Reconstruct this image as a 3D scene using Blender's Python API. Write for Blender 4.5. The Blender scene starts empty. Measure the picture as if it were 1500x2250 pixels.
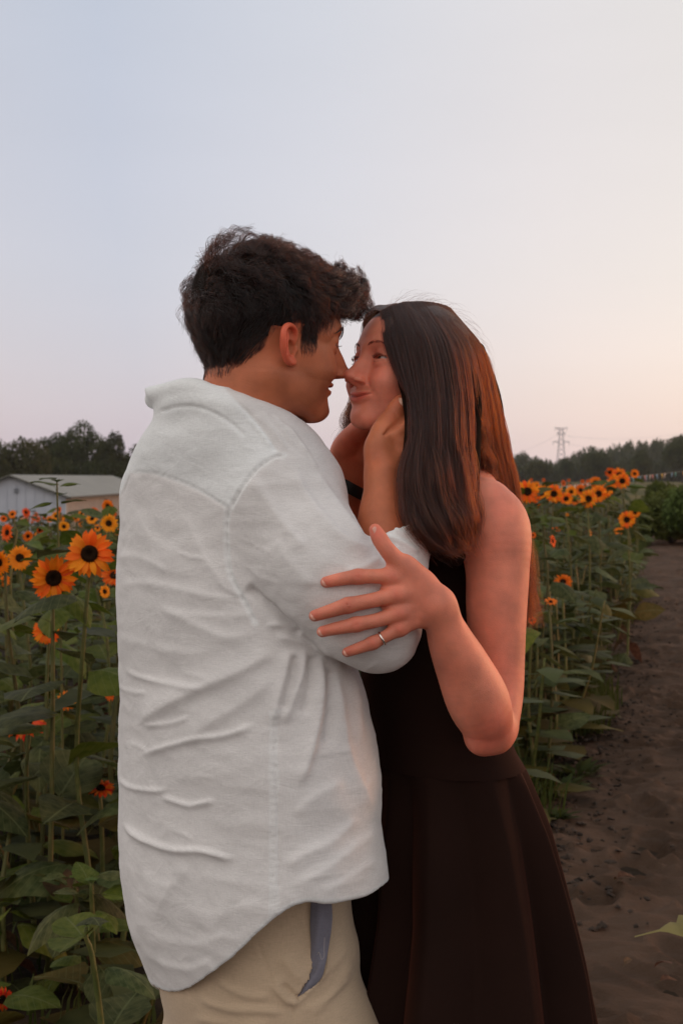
import bpy, math, random
import numpy as np
from mathutils import Vector, Matrix

# ------------------------------------------------------------------ camera, world, sun
SC = bpy.context.scene
COL = SC.collection
F = 3125.0            # focal length in photo pixels (50 mm on a 36 mm tall frame)
CAMZ = 1.45
HOR = 1050.0
cam_d = bpy.data.cameras.new('camera')
cam = bpy.data.objects.new('camera', cam_d); COL.objects.link(cam)
cam.location = (0, 0, CAMZ); cam.rotation_euler = (math.radians(90), 0, 0)
cam_d.sensor_fit = 'VERTICAL'; cam_d.sensor_height = 36.0; cam_d.sensor_width = 24.0
cam_d.lens = 50.0; cam_d.shift_y = -(1125 - HOR) / 2250.0
cam_d.clip_start = 0.05; cam_d.clip_end = 6000
cam_d.dof.use_dof = True; cam_d.dof.focus_distance = 1.98; cam_d.dof.aperture_fstop = 13.0
SC.camera = cam
SC.view_settings.view_transform = 'Standard'; SC.view_settings.look = 'None'
SC.view_settings.exposure = 0.0; SC.view_settings.gamma = 1.0
SC.view_settings.use_curve_mapping = False
SC.cycles.use_denoising = True
SC.cycles.max_bounces = 8; SC.cycles.transparent_max_bounces = 8
SC.cycles.sample_clamp_indirect = 4.0

SUN_EL, SUN_AZ = math.radians(7.0), math.radians(60.0)      # low sun, right of and behind the couple (azimuth from +Y towards +X)
sun_dir = Vector((math.sin(SUN_AZ) * math.cos(SUN_EL), math.cos(SUN_AZ) * math.cos(SUN_EL), math.sin(SUN_EL)))
world = bpy.data.worlds.new('World'); SC.world = world; world.use_nodes = True
def build_world():
    nt = world.node_tree; nt.nodes.clear(); L = nt.links.new; N = nt.nodes.new
    out = N('ShaderNodeOutputWorld'); bg1 = N('ShaderNodeBackground'); bg2 = N('ShaderNodeBackground'); add = N('ShaderNodeAddShader')
    sky = N('ShaderNodeTexSky'); sky.sky_type = 'NISHITA'; sky.sun_disc = False
    sky.sun_elevation = SUN_EL; sky.sun_rotation = SUN_AZ
    sky.dust_density = 1.5; sky.air_density = 1.0
    L(sky.outputs[0], bg1.inputs[0]); bg1.inputs[1].default_value = 0.05
    # thin evening cloud veil: pale blue well to the side of the sun, cream towards it, mauve near the horizon
    tc = N('ShaderNodeTexCoord'); sep = N('ShaderNodeSeparateXYZ'); L(tc.outputs['Generated'], sep.inputs[0])
    dot = N('ShaderNodeVectorMath'); dot.operation = 'DOT_PRODUCT'; L(tc.outputs['Generated'], dot.inputs[0])
    dot.inputs[1].default_value = Vector((math.sin(math.radians(48)), math.cos(math.radians(48)), 0.2)).normalized()
    r1 = N('ShaderNodeValToRGB'); L(dot.outputs['Value'], r1.inputs[0])
    e = r1.color_ramp.elements
    e[0].position = 0.0; e[0].color = (0.92, 0.86, 0.81, 1)  # sky behind the camera, brightened and warmed as added fill light
    e[1].position = 0.56; e[1].color = (0.47, 0.505, 0.585, 1)
    for p, c in ((0.34, (0.54, 0.54, 0.57, 1)), (0.68, (0.56, 0.57, 0.61, 1)), (0.78, (0.655, 0.625, 0.615, 1)), (0.90, (0.69, 0.64, 0.58, 1)), (1.0, (0.72, 0.64, 0.53, 1))):
        n = e.new(p); n.color = c
    r2 = N('ShaderNodeValToRGB'); L(sep.outputs['Z'], r2.inputs[0])
    e = r2.color_ramp.elements
    e[0].position = 0.0; e[0].color = (0.66, 0.56, 0.60, 1)
    e[1].position = 0.40; e[1].color = (0.60, 0.60, 0.60, 1)
    n = e.new(0.045); n.color = (0.66, 0.565, 0.60, 1)
    n = e.new(0.14); n.color = (0.64, 0.59, 0.605, 1)
    mul = N('ShaderNodeMix'); mul.data_type = 'RGBA'; mul.blend_type = 'MULTIPLY'; mul.inputs['Factor'].default_value = 1.0
    L(r1.outputs[0], mul.inputs[6]); L(r2.outputs[0], mul.inputs[7])
    nz = N('ShaderNodeTexNoise'); nz.inputs['Scale'].default_value = 2.2; nz.inputs['Detail'].default_value = 4
    mp = N('ShaderNodeMapping'); mp.inputs['Scale'].default_value = (1, 1, 4); mp.inputs['Rotation'].default_value = (0, 0.35, 0)
    L(tc.outputs['Generated'], mp.inputs[0]); L(mp.outputs[0], nz.inputs['Vector'])
    mr = N('ShaderNodeMapRange'); mr.inputs[1].default_value = 0.3; mr.inputs[2].default_value = 0.7
    mr.inputs[3].default_value = 0.965; mr.inputs[4].default_value = 1.03; L(nz.outputs[0], mr.inputs[0])
    st = N('ShaderNodeMath'); st.operation = 'MULTIPLY'; st.inputs[1].default_value = 1.68; L(mr.outputs[0], st.inputs[0])
    L(mul.outputs[2], bg2.inputs[0]); L(st.outputs[0], bg2.inputs[1])
    L(bg1.outputs[0], add.inputs[0]); L(bg2.outputs[0], add.inputs[1]); L(add.outputs[0], out.inputs[0])
build_world()
sl = bpy.data.lights.new('sun', 'SUN'); sl.energy = 1.25; sl.angle = math.radians(14); sl.color = (1.0, 0.42, 0.22)
sun = bpy.data.objects.new('sun', sl); COL.objects.link(sun)
sun.rotation_euler = sun_dir.to_track_quat('Z', 'Y').to_euler()

# ------------------------------------------------------------------ helpers
rng = np.random.default_rng(7)
random.seed(7)
def P(px, py, Y):                    # point of the photograph at distance Y metres -> world
    s = Y / F
    return np.array([(px - 750) * s, Y, CAMZ - (py - HOR) * s])
def px_of(V):                        # world -> photo pixels
    s = F / V[:, 1]
    return np.stack([750 + V[:, 0] * s, HOR - (V[:, 2] - CAMZ) * s], 1)
def gY(py):                          # distance of the ground seen at row py
    return CAMZ * F / (py - HOR)

def tag(o, label=None, cat=None, group=None, kind=None):
    if label: o['label'] = label
    if cat: o['category'] = cat
    if group: o['group'] = group
    if kind: o['kind'] = kind
    return o
def empty(name, loc=(0, 0, 0), rz=0.0):
    o = bpy.data.objects.new(name, None); COL.objects.link(o)
    o.location = loc; o.rotation_euler = (0, 0, rz); o.empty_display_size = 0.1
    return o
def link(name, me, parent=None, loc=None):
    o = bpy.data.objects.new(name, me); COL.objects.link(o)
    if parent: o.parent = parent
    if loc is not None: o.location = loc
    return o
def mesh(name, V, Fs, mats=(), smooth=True, attrs=None, fmat=None):
    me = bpy.data.meshes.new(name)
    V = np.asarray(V, dtype=np.float32)
    if isinstance(Fs, np.ndarray):
        n, k = Fs.shape
        me.vertices.add(len(V)); me.vertices.foreach_set('co', V.ravel())
        me.loops.add(n * k); me.loops.foreach_set('vertex_index', Fs.astype(np.int32).ravel())
        me.polygons.add(n); me.polygons.foreach_set('loop_start', np.arange(0, n * k, k, dtype=np.int32))
        me.update(calc_edges=True)
    else:
        me.from_pydata([tuple(map(float, v)) for v in V], [], Fs); me.update()
    me.polygons.foreach_set('use_smooth', np.full(len(me.polygons), smooth))
    for m in mats: me.materials.append(m)
    if fmat is not None: me.polygons.foreach_set('material_index', np.asarray(fmat, dtype=np.int32))
    if attrs:
        for k_, a in attrs.items():
            a = np.asarray(a, dtype=np.float32)
            if a.ndim == 1:
                at = me.attributes.new(k_, 'FLOAT', 'POINT'); at.data.foreach_set('value', a)
            else:
                at = me.attributes.new(k_, 'FLOAT_COLOR', 'POINT')
                at.data.foreach_set('color', np.concatenate([a, np.ones((len(a), 1), np.float32)], 1).ravel())
    me.validate()
    return me
def offset_tree(root, V):            # vertices relative to a root location
    return np.asarray(V) - np.array(root.location)

class MB:                            # mesh collector
    def __init__(s): s.v = []; s.f = []; s.n = 0
    def add(s, V, Fs):
        V = np.asarray(V, float); s.v.append(V); s.f += [tuple(i + s.n for i in f) for f in Fs]; s.n += len(V); return s
    def box(s, c, d, rz=0.0, R=None):
        c = np.array(c, float); h = np.array(d, float) / 2
        V = np.array([[x, y, z] for x in (-1, 1) for y in (-1, 1) for z in (-1, 1)]) * h
        if R is None: R = np.array([[math.cos(rz), -math.sin(rz), 0], [math.sin(rz), math.cos(rz), 0], [0, 0, 1]])
        return s.add(V @ R.T + c, [(0, 1, 3, 2), (4, 6, 7, 5), (0, 4, 5, 1), (2, 3, 7, 6), (0, 2, 6, 4), (1, 5, 7, 3)])
    def tube(s, pts, rad, n=6, cap=True):
        V, Fs = tube_geo(pts, rad, n, cap); return s.add(V, Fs)
    def build(s, name, m, parent=None, smooth=False):
        me = mesh(name, np.concatenate(s.v), s.f, (m,), smooth); return link(name, me, parent)
def frames(pts):
    pts = np.asarray(pts, float); T = np.gradient(pts, axis=0); T /= np.linalg.norm(T, axis=1)[:, None] + 1e-12
    a = np.array([0, 0, 1.0]) if abs(T[0][2]) < 0.9 else np.array([1.0, 0, 0])
    Ns = []; n = np.cross(T[0], a); n /= np.linalg.norm(n)
    for t in T:
        n = n - t * n.dot(t); n /= np.linalg.norm(n) + 1e-12; Ns.append(n.copy())
    Ns = np.array(Ns); return T, Ns, np.cross(T, Ns)
def tube_geo(pts, rad, n=6, cap=True):
    pts = np.asarray(pts, float); m = len(pts); rad = np.broadcast_to(rad, (m,))
    T, N1, N2 = frames(pts); a = np.arange(n) * 2 * math.pi / n
    V = pts[:, None] + rad[:, None, None] * (np.cos(a)[None, :, None] * N1[:, None] + np.sin(a)[None, :, None] * N2[:, None])
    V = V.reshape(-1, 3); Fs = []
    for i in range(m - 1):
        for j in range(n):
            Fs.append((i * n + j, i * n + (j + 1) % n, (i + 1) * n + (j + 1) % n, (i + 1) * n + j))
    if cap: Fs.append(tuple(range(n))[::-1]); Fs.append(tuple((m - 1) * n + j for j in range(n)))
    return V, Fs
def catmull(pts, n=8):
    pts = np.asarray(pts, float)
    if len(pts) < 3: return np.array([pts[0] + (pts[-1] - pts[0]) * t for t in np.linspace(0, 1, n + 1)])
    Q = np.vstack([2 * pts[0] - pts[1], pts, 2 * pts[-1] - pts[-2]]); out = []
    for i in range(1, len(Q) - 2):
        p0, p1, p2, p3 = Q[i - 1:i + 3]
        for t in np.arange(n) / n:
            out.append(0.5 * (2 * p1 + (p2 - p0) * t + (2 * p0 - 5 * p1 + 4 * p2 - p3) * t * t + (3 * p1 - p0 - 3 * p2 + p3) * t ** 3))
    out.append(pts[-1]); return np.array(out)

# ---- value noise for shaping
def vnoise(Pn, seed=0):
    Pn = np.asarray(Pn, float); I = np.floor(Pn).astype(np.int64); f = Pn - I; f = f * f * (3 - 2 * f)
    def h(i):
        x = (i[..., 0] * 73856093) ^ (i[..., 1] * 19349663) ^ (i[..., 2] * 83492791) ^ (seed * 2654435761)
        x = (x ^ (x >> 13)) * 1274126177 & 0x7fffffff
        return ((x ^ (x >> 16)) & 0xffff) / 65535.0
    r = 0
    for dx in (0, 1):
        for dy in (0, 1):
            for dz in (0, 1):
                w = (f[..., 0] if dx else 1 - f[..., 0]) * (f[..., 1] if dy else 1 - f[..., 1]) * (f[..., 2] if dz else 1 - f[..., 2])
                r = r + w * h(I + np.array([dx, dy, dz]))
    return r * 2 - 1
def fbm(Pn, oct=3, seed=0):
    r = 0; a = 1.0
    for o in range(oct): r = r + a * vnoise(Pn * 2 ** o + o * 17.3, seed + o); a *= 0.5
    return r

# ---- signed-distance modelling: smooth-joined primitives meshed by sparse surface nets
class SDF:
    def __init__(s): s.ops = []; s.post = None
    def _add(s, fn, c, R, k, mode): s.ops.append((fn, np.array(c, float), float(R), k, mode)); return s
    def ell(s, c, r, k=0.01, R=None, mode='+'):
        c = np.array(c, float); r = np.array(r, float); M = np.eye(3) if R is None else np.array(R, float)
        def fn(p):
            q = (p - c) @ M / r; l = np.sqrt((q * q).sum(1)); g = np.sqrt(((q / r) ** 2).sum(1))
            return l * (l - 1) / np.maximum(g, 1e-9)
        return s._add(fn, c, r.max(), k, mode)
    def cap(s, a, b, ra, rb=None, k=0.01, flat=None, mode='+'):
        return s.tube([a, b], [ra, ra if rb is None else rb], k, flat, mode, n=0)
    def tube(s, pts, rad, k=0.01, flat=None, mode='+', n=5):
        pts = np.array(pts, float); rad = np.array(rad, float)
        if n and len(pts) > 2:
            q = catmull(np.c_[pts, rad], n); pts, rad = q[:, :3], q[:, 3]
        if flat is not None: fd = np.array(flat[0], float); fd /= np.linalg.norm(fd); fs = 1 / flat[1] - 1
        c = pts.mean(0); R = (np.linalg.norm(pts - c, axis=1) + rad).max()
        def fn(p):
            d = np.full(len(p), 9.0)
            for i in range(len(pts) - 1):
                a, b = pts[i], pts[i + 1]; ba = b - a; pa = p - a
                t = np.clip(pa @ ba / max(ba @ ba, 1e-12), 0, 1)
                v = pa - t[:, None] * ba
                if flat is not None: v = v + fd * ((v @ fd) * fs)[:, None]
                d = np.minimum(d, np.sqrt((v * v).sum(1)) - (rad[i] + (rad[i + 1] - rad[i]) * t))
            return d * (flat[1] if flat is not None and flat[1] < 1 else 1)
        return s._add(fn, c, R, k, mode)
    def fn(s, f, c, R, k=0.01, mode='+'): return s._add(f, c, R, k, mode)
    def __call__(s, p, band=0.05):
        d = np.full(len(p), 0.5)
        for fn, c, R, k, mode in s.ops:
            m = np.nonzero(((p - c) ** 2).sum(1) < (R + k + band) ** 2)[0]
            if not len(m): continue
            e = fn(p[m]); dm = d[m]
            if mode == '+':
                h = np.maximum(k - np.abs(dm - e), 0) / max(k, 1e-9); dm = np.minimum(dm, e) - h * h * k * 0.25
            elif mode == '-':
                e = -e; h = np.maximum(k - np.abs(dm - e), 0) / max(k, 1e-9); dm = np.maximum(dm, e) + h * h * k * 0.25
            elif mode == '&':
                h = np.maximum(k - np.abs(dm - e), 0) / max(k, 1e-9); dm = np.maximum(dm, e) + h * h * k * 0.25
            d[m] = dm
        if s.post: d = s.post(p, d)
        return d
def net(f, lo, hi, h, slack=1.6):
    lo = np.array(lo, float); hi = np.array(hi, float); H = 4
    nc = np.ceil((hi - lo) / (h * H)).astype(int)
    g = np.stack(np.meshgrid(*[np.arange(n) for n in nc], indexing='ij'), -1).reshape(-1, 3)
    d = np.concatenate([f(lo + (c + 0.5) * h * H) for c in np.array_split(g, max(1, len(g) // 400000))])
    g = g[np.abs(d) < h * H * 0.87 * slack]
    o = np.stack(np.meshgrid(*[np.arange(H)] * 3, indexing='ij'), -1).reshape(-1, 3)
    cells = (g[:, None] * H + o[None]).reshape(-1, 3)
    NN = nc * H + 3; key = lambda a: (a[:, 0] * NN[1] + a[:, 1]) * NN[2] + a[:, 2]
    o1 = np.stack(np.meshgrid(*[np.arange(H + 1)] * 3, indexing='ij'), -1).reshape(-1, 3)
    pk = np.unique(key((g[:, None] * H + o1[None]).reshape(-1, 3)))
    pts = np.stack([pk // (NN[1] * NN[2]), (pk // NN[2]) % NN[1], pk % NN[2]], 1)
    val = np.concatenate([f(lo + c * h) for c in np.array_split(pts, max(1, len(pts) // 400000))])
    ck = np.sort(key(cells)); cells = np.stack([ck // (NN[1] * NN[2]), (ck // NN[2]) % NN[1], ck % NN[2]], 1)
    cor = np.array([[i >> 2 & 1, i >> 1 & 1, i & 1] for i in range(8)])
    cv = np.stack([val[np.searchsorted(pk, key(cells + c))] for c in cor], 1)
    mix = ((cv < 0).any(1)) & ((cv >= 0).any(1)); cells = cells[mix]; cv = cv[mix]; ck = ck[mix]
    acc = np.zeros((len(cells), 3)); cnt = np.zeros(len(cells))
    for a in range(8):
        for b in range(a + 1, 8):
            if np.abs(cor[a] - cor[b]).sum() != 1: continue
            m = (cv[:, a] < 0) != (cv[:, b] < 0); t = cv[m, a] / (cv[m, a] - cv[m, b])
            acc[m] += cor[a] + (cor[b] - cor[a]) * t[:, None]; cnt[m] += 1
    V = lo + (cells + acc / cnt[:, None]) * h
    quads = []
    for ax in range(3):
        e = np.zeros(3, int); e[ax] = 1; u, w = [(1, 2), (2, 0), (0, 1)][ax]
        k2 = key(pts + e); j = np.searchsorted(pk, k2); j[j >= len(pk)] = 0
        ok = pk[j] == k2; s0 = val < 0; s1 = val[j] < 0; m = ok & (s0 != s1)
        p = pts[m]; flip = s1[m]; du = np.zeros(3, int); du[u] = 1; dw = np.zeros(3, int); dw[w] = 1
        q = [key(p), key(p - du), key(p - du - dw), key(p - dw)]
        idx = []; good = np.ones(len(p), bool)
        for kk in q:
            i = np.searchsorted(ck, kk); i[i >= len(ck)] = 0; good &= ck[i] == kk; idx.append(i)
        idx = np.stack(idx, 1); idx[flip] = idx[flip][:, ::-1]; quads.append(idx[good])
    return V, np.concatenate(quads)
def normals(V, Q):
    a = V[Q[:, 2]] - V[Q[:, 0]]; b = V[Q[:, 3 % Q.shape[1]]] - V[Q[:, 1]]; n = np.cross(a, b)
    N = np.zeros_like(V)
    for i in range(Q.shape[1]):
        for c in range(3): N[:, c] += np.bincount(Q[:, i], n[:, c], len(V))
    return N / (np.linalg.norm(N, axis=1)[:, None] + 1e-12)
def relax(V, Q, it=1, w=0.5):
    E = np.concatenate([Q[:, [i, (i + 1) % 4]] for i in range(4)]); E = np.concatenate([E, E[:, ::-1]])
    c = np.bincount(E[:, 0], minlength=len(V))[:, None] + 1e-9
    for _ in range(it):
        S = np.stack([np.bincount(E[:, 0], V[E[:, 1], k], len(V)) for k in range(3)], 1)
        V = V + w * (S / c - V)
    return V
def keepfaces(V, Q, mask):           # drop faces with any vertex outside the mask
    Q = Q[mask[Q].all(1)]; used = np.unique(Q); m = np.full(len(V), -1); m[used] = np.arange(len(used))
    return V[used], m[Q], used
def joinm(parts):
    V = []; Q = []; n = 0
    for v, q in parts: V.append(v); Q.append(q + n); n += len(v)
    return np.concatenate(V), np.concatenate(Q)
def polydist(XY, poly):              # distance from 2-D points to a polyline, plus running parameter 0..1
    poly = np.asarray(poly, float); seg = np.linalg.norm(np.diff(poly, axis=0), axis=1); cum = np.r_[0, np.cumsum(seg)]
    best = np.full(len(XY), 1e9); tt = np.zeros(len(XY)); side = np.zeros(len(XY))
    for i in range(len(poly) - 1):
        a, b = poly[i], poly[i + 1]; ba = b - a; pa = XY - a; t = np.clip(pa @ ba / (ba @ ba), 0, 1)
        v = pa - t[:, None] * ba; d = np.sqrt((v * v).sum(1)); m = d < best
        best[m] = d[m]; tt[m] = ((cum[i] + t * seg[i]) / cum[-1])[m]; side[m] = (ba[0] * pa[:, 1] - ba[1] * pa[:, 0])[m]
    return best, tt, np.sign(side)
def inpoly(XY, poly):
    poly = np.asarray(poly, float); c = np.zeros(len(XY), bool); j = len(poly) - 1
    for i in range(len(poly)):
        xi, yi = poly[i]; xj, yj = poly[j]
        c ^= ((yi > XY[:, 1]) != (yj > XY[:, 1])) & (XY[:, 0] < (xj - xi) * (XY[:, 1] - yi) / (yj - yi + 1e-12) + xi); j = i
    return c
def ridge(XY, poly, width, amp, sharp=1.0, fade=0.18, asym=0.0):
    pl = catmull(poly, 6) if len(poly) > 2 else np.asarray(poly, float)
    d, t, sd = polydist(XY, pl); e = np.clip(np.minimum(t, 1 - t) / fade, 0, 1); e = e * e * (3 - 2 * e)
    w = width * (1 + asym * sd)
    if asym: return amp * np.exp(-(d / w) ** 1.5) * e
    return amp * np.exp(-(d / w) ** 2 * sharp) * e

# ---- hair strands as real curves
def strands(name, S, rad, mat, parent=None, stuff=False):   # S: (n, m, 3)
    n, m = S.shape[:2]
    hc = bpy.data.hair_curves.new(name); hc.add_curves([m] * n)
    hc.attributes['position'].data.foreach_set('vector', S.astype(np.float32).ravel())
    at = hc.attributes.get('radius') or hc.attributes.new('radius', 'FLOAT', 'POINT')
    rr = np.broadcast_to(rad, (n, m)).astype(np.float32); at.data.foreach_set('value', rr.ravel())
    hc.materials.append(mat); o = bpy.data.objects.new(name, hc); COL.objects.link(o)
    if parent: o.parent = parent; o.matrix_parent_inverse = Matrix.Identity(4)
    return o

# ---- materials
def mat(name, col=(0.5, 0.5, 0.5), rough=0.6, spec=0.3, **kw):
    m = bpy.data.materials.new(name); m.use_nodes = True; b = m.node_tree.nodes['Principled BSDF']
    b.inputs['Base Color'].default_value = (*col, 1); b.inputs['Roughness'].default_value = rough
    b.inputs['Specular IOR Level'].default_value = spec
    for k, v in kw.items(): b.inputs[k.replace('_', ' ')].default_value = v
    return m
def nodes(m): return m.node_tree, m.node_tree.nodes['Principled BSDF'], m.node_tree.links.new, m.node_tree.nodes.new
def noise_mat(name, c1, c2, scale=5, rough=0.7, bump=0.0, detail=5, spec=0.25, coords='Object', stretch=(1, 1, 1), bscale=None, lo=0.35, hi=0.65, trans=0.0, randval=0.0, bdist=0.01):
    m = mat(name, c1, rough, spec); nt, b, L, N = nodes(m)
    tc = N('ShaderNodeTexCoord'); mp = N('ShaderNodeMapping'); mp.inputs['Scale'].default_value = stretch
    L(tc.outputs[coords], mp.inputs[0]); nz = N('ShaderNodeTexNoise'); nz.inputs['Scale'].default_value = scale
    nz.inputs['Detail'].default_value = detail; L(mp.outputs[0], nz.inputs['Vector'])
    cr = N('ShaderNodeValToRGB'); cr.color_ramp.elements[0].position = lo; cr.color_ramp.elements[1].position = hi
    cr.color_ramp.elements[0].color = (*c1, 1); cr.color_ramp.elements[1].color = (*c2, 1)
    L(nz.outputs[0], cr.inputs[0]); colout = cr.outputs[0]
    if randval:
        oi = N('ShaderNodeObjectInfo'); hs = N('ShaderNodeHueSaturation'); mr = N('ShaderNodeMapRange')
        mr.inputs[3].default_value = 1 - randval; mr.inputs[4].default_value = 1 + randval
        L(oi.outputs['Random'], mr.inputs[0]); L(mr.outputs[0], hs.inputs['Value']); L(colout, hs.inputs['Color'])
        m2 = N('ShaderNodeMapRange'); m2.inputs[3].default_value = 0.475; m2.inputs[4].default_value = 0.515
        ml = N('ShaderNodeMath'); ml.operation = 'FRACT'; m3 = N('ShaderNodeMath'); m3.operation = 'MULTIPLY'; m3.inputs[1].default_value = 7.31
        L(oi.outputs['Random'], m3.inputs[0]); L(m3.outputs[0], ml.inputs[0]); L(ml.outputs[0], m2.inputs[0]); L(m2.outputs[0], hs.inputs['Hue'])
        colout = hs.outputs[0]
    L(colout, b.inputs['Base Color'])
    if bump:
        bp = N('ShaderNodeBump'); bp.inputs['Strength'].default_value = bump; bp.inputs['Distance'].default_value = bdist
        if bscale:
            n2 = N('ShaderNodeTexNoise'); n2.inputs['Scale'].default_value = bscale; n2.inputs['Detail'].default_value = 6
            L(mp.outputs[0], n2.inputs['Vector']); L(n2.outputs[0], bp.inputs['Height'])
        else: L(nz.outputs[0], bp.inputs['Height'])
        L(bp.outputs[0], b.inputs['Normal'])
    if trans:
        out = nt.nodes['Material Output']; tr = N('ShaderNodeBsdfTranslucent'); mx = N('ShaderNodeMixShader'); mx.inputs[0].default_value = trans
        L(colout, tr.inputs[0]); L(b.outputs[0], mx.inputs[1]); L(tr.outputs[0], mx.inputs[2]); L(mx.outputs[0], out.inputs[0])
    return m
# ------------------------------------------------------------------ people: shared materials and head builder
def skin_mat(name, base, sss=0.25):
    m = mat(name, base, 0.52, 0.35); nt, b, L, N = nodes(m)
    at = N('ShaderNodeAttribute'); at.attribute_name = 'tint'
    tc = N('ShaderNodeTexCoord'); nz = N('ShaderNodeTexNoise'); nz.inputs['Scale'].default_value = 28; nz.inputs['Detail'].default_value = 6
    L(tc.outputs['Object'], nz.inputs['Vector'])
    mr = N('ShaderNodeMapRange'); mr.inputs[1].default_value = 0.3; mr.inputs[2].default_value = 0.7; mr.inputs[3].default_value = 0.80; mr.inputs[4].default_value = 1.14
    L(nz.outputs[0], mr.inputs[0])
    # freckles
    vo = N('ShaderNodeTexVoronoi'); vo.inputs['Scale'].default_value = 95; L(tc.outputs['Object'], vo.inputs['Vector'])
    fr = N('ShaderNodeMapRange'); fr.inputs[1].default_value = 0.03; fr.inputs[2].default_value = 0.09; fr.inputs[3].default_value = 0.78; fr.inputs[4].default_value = 1.0
    L(vo.outputs['Distance'], fr.inputs[0])
    sel = N('ShaderNodeMath'); sel.operation = 'GREATER_THAN'; sel.inputs[1].default_value = 0.22; L(vo.outputs['Color'], sel.inputs[0])
    mxf = N('ShaderNodeMath'); mxf.operation = 'MAXIMUM'; L(fr.outputs[0], mxf.inputs[0]); L(sel.outputs[0], mxf.inputs[1])
    mm = N('ShaderNodeMath'); mm.operation = 'MULTIPLY'; L(mr.outputs[0], mm.inputs[0]); L(mxf.outputs[0], mm.inputs[1])
    vm = N('ShaderNodeVectorMath'); vm.operation = 'SCALE'; L(at.outputs['Color'], vm.inputs[0]); L(mm.outputs[0], vm.inputs['Scale'])
    L(vm.outputs[0], b.inputs['Base Color'])
    b.inputs['Subsurface Weight'].default_value = sss; b.inputs['Subsurface Radius'].default_value = (1.0, 0.32, 0.16); b.inputs['Subsurface Scale'].default_value = 0.008
    n2 = N('ShaderNodeTexNoise'); n2.inputs['Scale'].default_value = 420; n2.inputs['Detail'].default_value = 3; L(tc.outputs['Object'], n2.inputs['Vector'])
    v2 = N('ShaderNodeTexVoronoi'); v2.inputs['Scale'].default_value = 700; L(tc.outputs['Object'], v2.inputs['Vector'])
    ad = N('ShaderNodeMath'); ad.operation = 'ADD'; L(n2.outputs[0], ad.inputs[0]); L(v2.outputs['Distance'], ad.inputs[1])
    bp = N('ShaderNodeBump'); bp.inputs['Strength'].default_value = 0.26; bp.inputs['Distance'].default_value = 0.0009
    L(ad.outputs[0], bp.inputs['Height']); L(bp.outputs[0], b.inputs['Normal'])
    rr = N('ShaderNodeMapRange'); rr.inputs[3].default_value = 0.42; rr.inputs[4].default_value = 0.62; L(nz.outputs[0], rr.inputs[0]); L(rr.outputs[0], b.inputs['Roughness'])
    return m
SKIN_M = np.array([0.56, 0.175, 0.080]); SKIN_W = np.array([0.72, 0.240, 0.150])
M_SKIN_M = skin_mat('skin_tan', tuple(SKIN_M)); M_SKIN_W = skin_mat('skin_fair', tuple(SKIN_W), 0.3)
M_EYE = mat('eye_white', (0.42, 0.36, 0.33), 0.2, 0.5)
M_IRIS = mat('iris', (0.05, 0.025, 0.012), 0.1, 0.5)
M_NAIL_W = mat('nail_pink', (0.74, 0.36, 0.27), 0.25, 0.5)
M_NAIL_M = mat('nail', (0.62, 0.33, 0.22), 0.3, 0.5)
def hair_mat(name, mel, red, rough=0.42, rr=0.6):
    m = bpy.data.materials.new(name); m.use_nodes = True; nt = m.node_tree; nt.nodes.clear()
    out = nt.nodes.new('ShaderNodeOutputMaterial'); h = nt.nodes.new('ShaderNodeBsdfHairPrincipled'); h.model = 'CHIANG'
    h.parametrization = 'MELANIN'; h.inputs['Melanin'].default_value = mel; h.inputs['Melanin Redness'].default_value = red
    h.inputs['Roughness'].default_value = rough; h.inputs['Radial Roughness'].default_value = rr
    h.inputs['Random Color'].default_value = 0.12; h.inputs['Random Roughness'].default_value = 0.2
    nt.links.new(h.outputs[0], out.inputs[0]); return m
M_HAIR_M = hair_mat('dark_hair', 0.95, 0.8); M_HAIR_W = hair_mat('long_brown_hair', 0.865, 1.0)
M_BROW = hair_mat('brow_hair', 0.90, 0.6)
M_SCALP = mat('hair_mass', (0.014, 0.009, 0.007), 0.9, 0.1)
M_SCALP_W = noise_mat('hair_mass_brown', (0.010, 0.006, 0.0045), (0.020, 0.011, 0.007), 60, 0.95, 0.4, spec=0.05, stretch=(1, 1, 0.08), bdist=0.004)

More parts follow.
